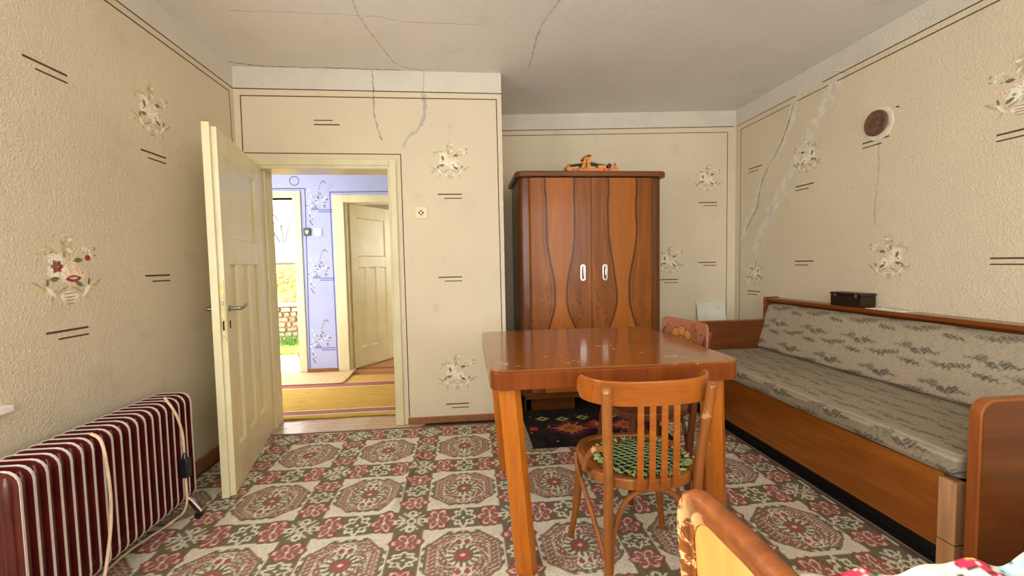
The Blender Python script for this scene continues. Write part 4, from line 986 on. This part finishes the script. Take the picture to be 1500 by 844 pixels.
# things on the sofa shelf
bx = thing('wooden_box', 'small blackened wooden box on the sofa shelf under the flue cover', 'box', (2.55, 2.70, 0.893))
box('body', (2.512, 2.552, 0.893), (2.615, 2.79, 0.965), M_darkwood, bx, 0.002)
box('lid', (2.510, 2.550, 0.967), (2.617, 2.792, 0.985), M_darkwood, bx, 0.002)
for y in (2.59, 2.75): box('hinge', (2.507, y-0.008, 0.955), (2.512, y+0.008, 0.978), M_flue, bx)
mb = MB(); n, m = 30, 12; rnd = random.Random(5); vs = []
for j in range(m+1):
    for i in range(n+1):
        x = 2.515+0.095*j/m; y = 2.30+0.23*i/n; e = min(i, n-i)/n*2*min(1, min(j, m-j)/m*3)
        vs.append((x+0.004*math.sin(i*1.7), y+0.01*math.sin(j), 0.894+0.020*e**0.5*(0.5+0.5*abs(mnoise.noise(Vector((x*60, y*40, 2)))))))
mb.add(vs, [(j*(n+1)+i, j*(n+1)+i+1, (j+1)*(n+1)+i+1, (j+1)*(n+1)+i) for j in range(m) for i in range(n)])
bagm = plain('milky_plastic_film', (206, 208, 196), 0.2, var=0.08, scale=60)
bag = mb.build('plastic_bag', bagm, None, smooth=True); sd = bag.modifiers.new('thick', 'SOLIDIFY'); sd.thickness = 0.0015
tag(bag, 'flat crumpled clear plastic bag beside the wooden box on the shelf', 'bag')
# pane of glass leaning in the corner behind the far sofa arm
gm = plain('pale_green_glass_sheet', (230, 230, 212), 0.12, 0.6, var=0.05, scale=5)
gp = thing('glass_sheet', 'pale glass sheet leaning in the corner behind the sofa arm', 'glass sheet', (2.40, 4.03, 0))
Mg = Matrix.Translation((2.420, 3.985, 0.0)) @ Matrix.Rotation(math.atan2(-0.24, 2.43), 4, 'Z') @ Matrix.Rotation(math.radians(-4.6), 4, 'X') @ Matrix.Rotation(math.radians(-3), 4, 'Y')
MB().box((-0.150, 0, 0.008), (0.128, 0.005, 0.815), 0, Mg).build('pane', gm, gp, 0.001)
for x, z in ((0.05, 0.76), (0.065, 0.745), (-0.03, 0.752)): MB().box((x-0.014, -0.0012, z), (x+0.014, 0.0, z+0.005), 0, Mg @ Matrix.Translation((x, 0, z)) @ Matrix.Rotation(-0.7, 4, 'Y') @ Matrix.Translation((-x, 0, -z))).build('scratch', M_patchgrey, gp)
# flue cover high on the right wall
fl = thing('flue_cover', 'round brown flue cover set high in the right wall', 'flue cover', (2.63, 2.595, 2.072))
fx = lambda d: (lambda x, y, z, d=d: (2.63-z, 2.595+x, 2.072+y))
MB().lathe([(0.100, 0), (0.097, 0.006), (0.080, 0.008), (0.074, 0.003)], lambda x, y, z: (2.63-z, 2.578+x, 2.066+y*1.05), 32).build('plaster_ring', M_patch, fl, smooth=True)
MB().lathe([(0.080, 0), (0.080, 0.010), (0.072, 0.016), (0.058, 0.012), (0.026, 0.012), (0.022, 0.018), (0.0, 0.020)], lambda x, y, z: (2.63-z, 2.595+x, 2.074+y), 32).build('disc', M_flue, fl, smooth=True)
MB().tube([(2.612, 2.595, 2.074), (2.602, 2.595, 2.074)], 0.010, 12).build('knob', M_flue, fl, smooth=True)
MB().tube([(2.63, 2.452, 2.128), (2.615, 2.452, 2.128)], 0.004, 8).build('nail', M_toyd, fl)

# ------------------------------------------------------------------ switches
sw = thing('light_switch', 'square cream light switch on the wall right of the open door', 'switch', (-0.333, YB, 1.616))
pl_ = box('plate', (-0.378, YB-0.010, 1.571), (-0.288, YB, 1.661), M_swhite, sw, 0.003)
MB().prism([(-0.333+0.018*c, 1.616+0.018*s) for c, s in ((1, .4), (.4, .4), (.4, 1), (-.4, 1), (-.4, .4), (-1, .4), (-1, -.4), (-.4, -.4), (-.4, -1), (.4, -1), (.4, -.4), (1, -.4))], XZ, (YB-0.0108, YB-0.0095)).build('mark', M_hole, pl_)
box('rocker', (-0.341, YB-0.014, 1.606), (-0.325, YB-0.0105, 1.626), M_swhite, sw, 0.001)
s2 = thing('light_switch', 'black switch on the blue hall wall', 'switch', (-1.795, YH, 1.625)); s2['group'] = 'hall switches'
box('plate', (-1.835, YH-0.02, 1.582), (-1.757, YH, 1.668), M_pblack, s2, 0.006)
MB().lathe([(0.026, 0), (0.024, 0.010), (0.010, 0.014)], lambda x, y, z: (-1.795+x, YH-0.02-z, 1.625+y), 20).build('dial', M_alu, s2, smooth=True)
s3 = thing('light_switch', 'white switch right of the black one on the blue hall wall', 'switch', (-1.68, YH, 1.625)); s3['group'] = 'hall switches'
box('plate', (-1.722, YH-0.018, 1.580), (-1.638, YH, 1.668), M_pwhite, s3, 0.006); box('rocker', (-1.70, YH-0.024, 1.60), (-1.66, YH-0.018, 1.648), M_pwhite, s3, 0.003)

# ------------------------------------------------------------------ hall runner and mat
m = Mat('striped_runner_weave', 0.9, 0.2); x, y, z = m.xyz()
tt = (y-3.60)/1.6+(m.noise(6, 3)-0.5)*0.006
st = m.ramp(tt, [(0.0, (206, 176, 84)), (0.045, (240, 230, 200)), (0.055, (176, 120, 116)), (0.115, (238, 226, 190)), (0.128, (208, 170, 84)), (0.56, (240, 226, 180)), (0.572, (172, 112, 104)), (0.66, (232, 206, 140)), (0.675, (222, 178, 104))], True)
fl_ = m.noise(30, 3, 0, (0.25, 3, 1)).step(0.55, 0.7); m.color(m.mix(fl_*0.75, st, (160, 116, 44))); m.bump(m.noise(60, 2, 0, (0.2, 3, 1)), 0.5, 0.005); M_runner = m.m
xs = np.arange(-2.9, -0.05, 0.05); ys = np.arange(3.60, 4.98, 0.03)
gx, gy = np.meshgrid(xs, ys); ang = 0.05
runner = grid_mesh('hall_runner', xs, ys, lambda x, y: 0.010+0.006*np.exp(-((y-3.62)/0.04)**2)*np.abs(np.sin(x*5.5))+0.0015*np.sin(x*9)*np.sin(y*13), lambda x, y: np.full(x.shape+(3,), 200.0), M_runner)
sd = runner.modifiers.new('thick', 'SOLIDIFY'); sd.thickness = 0.008; sd.offset = -1
tag(runner, 'yellow runner with rose stripes lying across the hall floor', 'rug')
M_mat = plain('beige_mat', (226, 192, 146), 0.9, var=0.1, scale=40, bump=0.3)
xs = np.linspace(-2.5, -1.30, 30); ys = np.linspace(4.64, 5.16, 16)
mat_ = grid_mesh('door_mat', xs, ys, lambda x, y: 0.021+0.03*np.clip((x+1.40)/0.1, 0, 1)**2*np.clip((y-4.7)/0.4, 0.15, 1), lambda x, y: np.full(x.shape+(3,), 200.0), M_mat)
sd = mat_.modifiers.new('thick', 'SOLIDIFY'); sd.thickness = 0.005; sd.offset = -1
tag(mat_, 'plain beige mat with a curled edge by the outer doorway in the hall', 'mat')

# ------------------------------------------------------------------ outside the hall doorway
yard = struct(box('ground', (-14, YH+0.16, -0.25), (-1.95, 26, -0.12), M_conc))
box('lawn_patch', (-14, 7.0, -0.125), (-1.95, 8.15, -0.09), M_lawn, yard)
mb = MB(); rnd = random.Random(9)
for i in range(700):
    x, y = rnd.uniform(-5.2, -2.2), rnd.uniform(7.6, 8.05); h = rnd.uniform(0.06, 0.22); w = 0.01
    mb.add([(x-w, y, -0.1), (x+w, y, -0.1), (x+rnd.uniform(-.05, .05), y+rnd.uniform(-.05, .05), -0.1+h)], [(0, 1, 2)])
tag(mb.build('grass', M_grass), 'green grass along the foot of the garden wall', 'grass')['kind'] = 'stuff'
gw = thing('garden_wall', 'rubble stone and ochre garden wall seen through the outer doorway', 'wall', (-3.6, 8.3, -0.1))
box('core', (-7, 8.24, -0.12), (-2.0, 8.5, 1.28), M_ochre, gw); box('ledge', (-7, 8.16, 0.53), (-2.0, 8.5, 0.60), M_conc, gw, 0.005)
shared = None; rnd = random.Random(2)
for r in range(7):
    x = -4.4+rnd.uniform(0, 0.1)
    while x < -2.6:
        w = rnd.uniform(0.08, 0.20); z = -0.1+r*0.089; h_ = rnd.uniform(0.060, 0.082); y_ = 8.19-rnd.uniform(0, 0.03)
        MB().prism([(x+rnd.uniform(0, .02), z+rnd.uniform(0, .012)), (x+w-rnd.uniform(.01, .035), z+rnd.uniform(0, .012)), (x+w-0.012, z+h_*0.5), (x+w-rnd.uniform(.02, .04), z+h_), (x+rnd.uniform(0, .03), z+h_-rnd.uniform(0, .012))], XZ, (y_, 8.26)).build('stone', M_stone, gw, 0.008); x += w
mb = MB()
for i in range(130):
    x, z, s = rnd.uniform(-4.4, -2.5), rnd.uniform(0.62, 1.24), rnd.uniform(0.03, 0.07); mb.lathe([(0.0, 0), (s, 0.0), (s*0.7, 0.03), (0.0, 0.035)], lambda a, b, c, x=x, z=z: (x+a*1.3, 8.24-c, z+b), 6)
mb.build('rubble', M_ochre, gw, kind='stuff')
rf = thing('shed_roof', 'low grey tiled shed roof above the garden wall', 'roof', (-3.6, 9.5, 1.2))
Mr = Matrix.Translation((-4.2, 9.0, 1.25)) @ Matrix.Rotation(0.35, 4, 'X')
MB().box((-3, 0, 0), (3, 1.5, 0.04), 0, Mr).build('deck', M_tile, rf)
for i in range(4): MB().box((-3, i*0.36, 0.04), (3, i*0.36+0.40, 0.075), 0, Mr @ Matrix.Rotation(-0.04, 4, 'X')).build('tile_course', M_tile, rf)
box('shed_wall', (-7.2, 9.05, -0.12), (-1.9, 10.2, 1.24), M_ochre, rf)
tr = thing('bare_tree', 'bare grey tree behind the garden wall beyond the outer doorway', 'tree', (-4.8, 12.5, -0.12))
mbt = MB(); rnd = random.Random(12)
def branch(p, d, L, r, depth):
    q = p+d*L; mbt.tube([p, (p+q)/2+Vector((rnd.uniform(-.03, .03)*L, 0, 0)), q], [r, r*0.85, r*0.6], 5)
    if depth:
        for _ in range(3): branch(p+d*L*rnd.uniform(0.5, 1), (d+Vector((rnd.uniform(-.8, .8), rnd.uniform(-.6, .6), rnd.uniform(-.1, .6)))).normalized(), L*rnd.uniform(0.55, 0.8), r*0.55, depth-1)
branch(Vector((-4.8, 12.5, -0.12)), Vector((0.05, 0, 1)), 1.7, 0.09, 5)
mbt.build('branches', M_bark, tr)
rp_ = thing('red_pot', 'small red plastic pot standing on the pale yard path', 'pot', (-2.36, 6.45, -0.12))
MB().lathe([(0.045, 0), (0.06, 0.09), (0.066, 0.09), (0.066, 0.11), (0.056, 0.11), (0.045, 0.03)], lambda x, y, z: (-2.36+x, 6.45+y, -0.12+z), 20).build('shell', M_redpot, rp_, smooth=True)
MB().tube(spline([(-2.42, 6.45, -0.02), (-2.40, 6.45, 0.05), (-2.36, 6.45, 0.075), (-2.32, 6.45, 0.05), (-2.30, 6.45, -0.02)], 5), 0.004, 6).build('handle', M_alu, rp_, smooth=True)
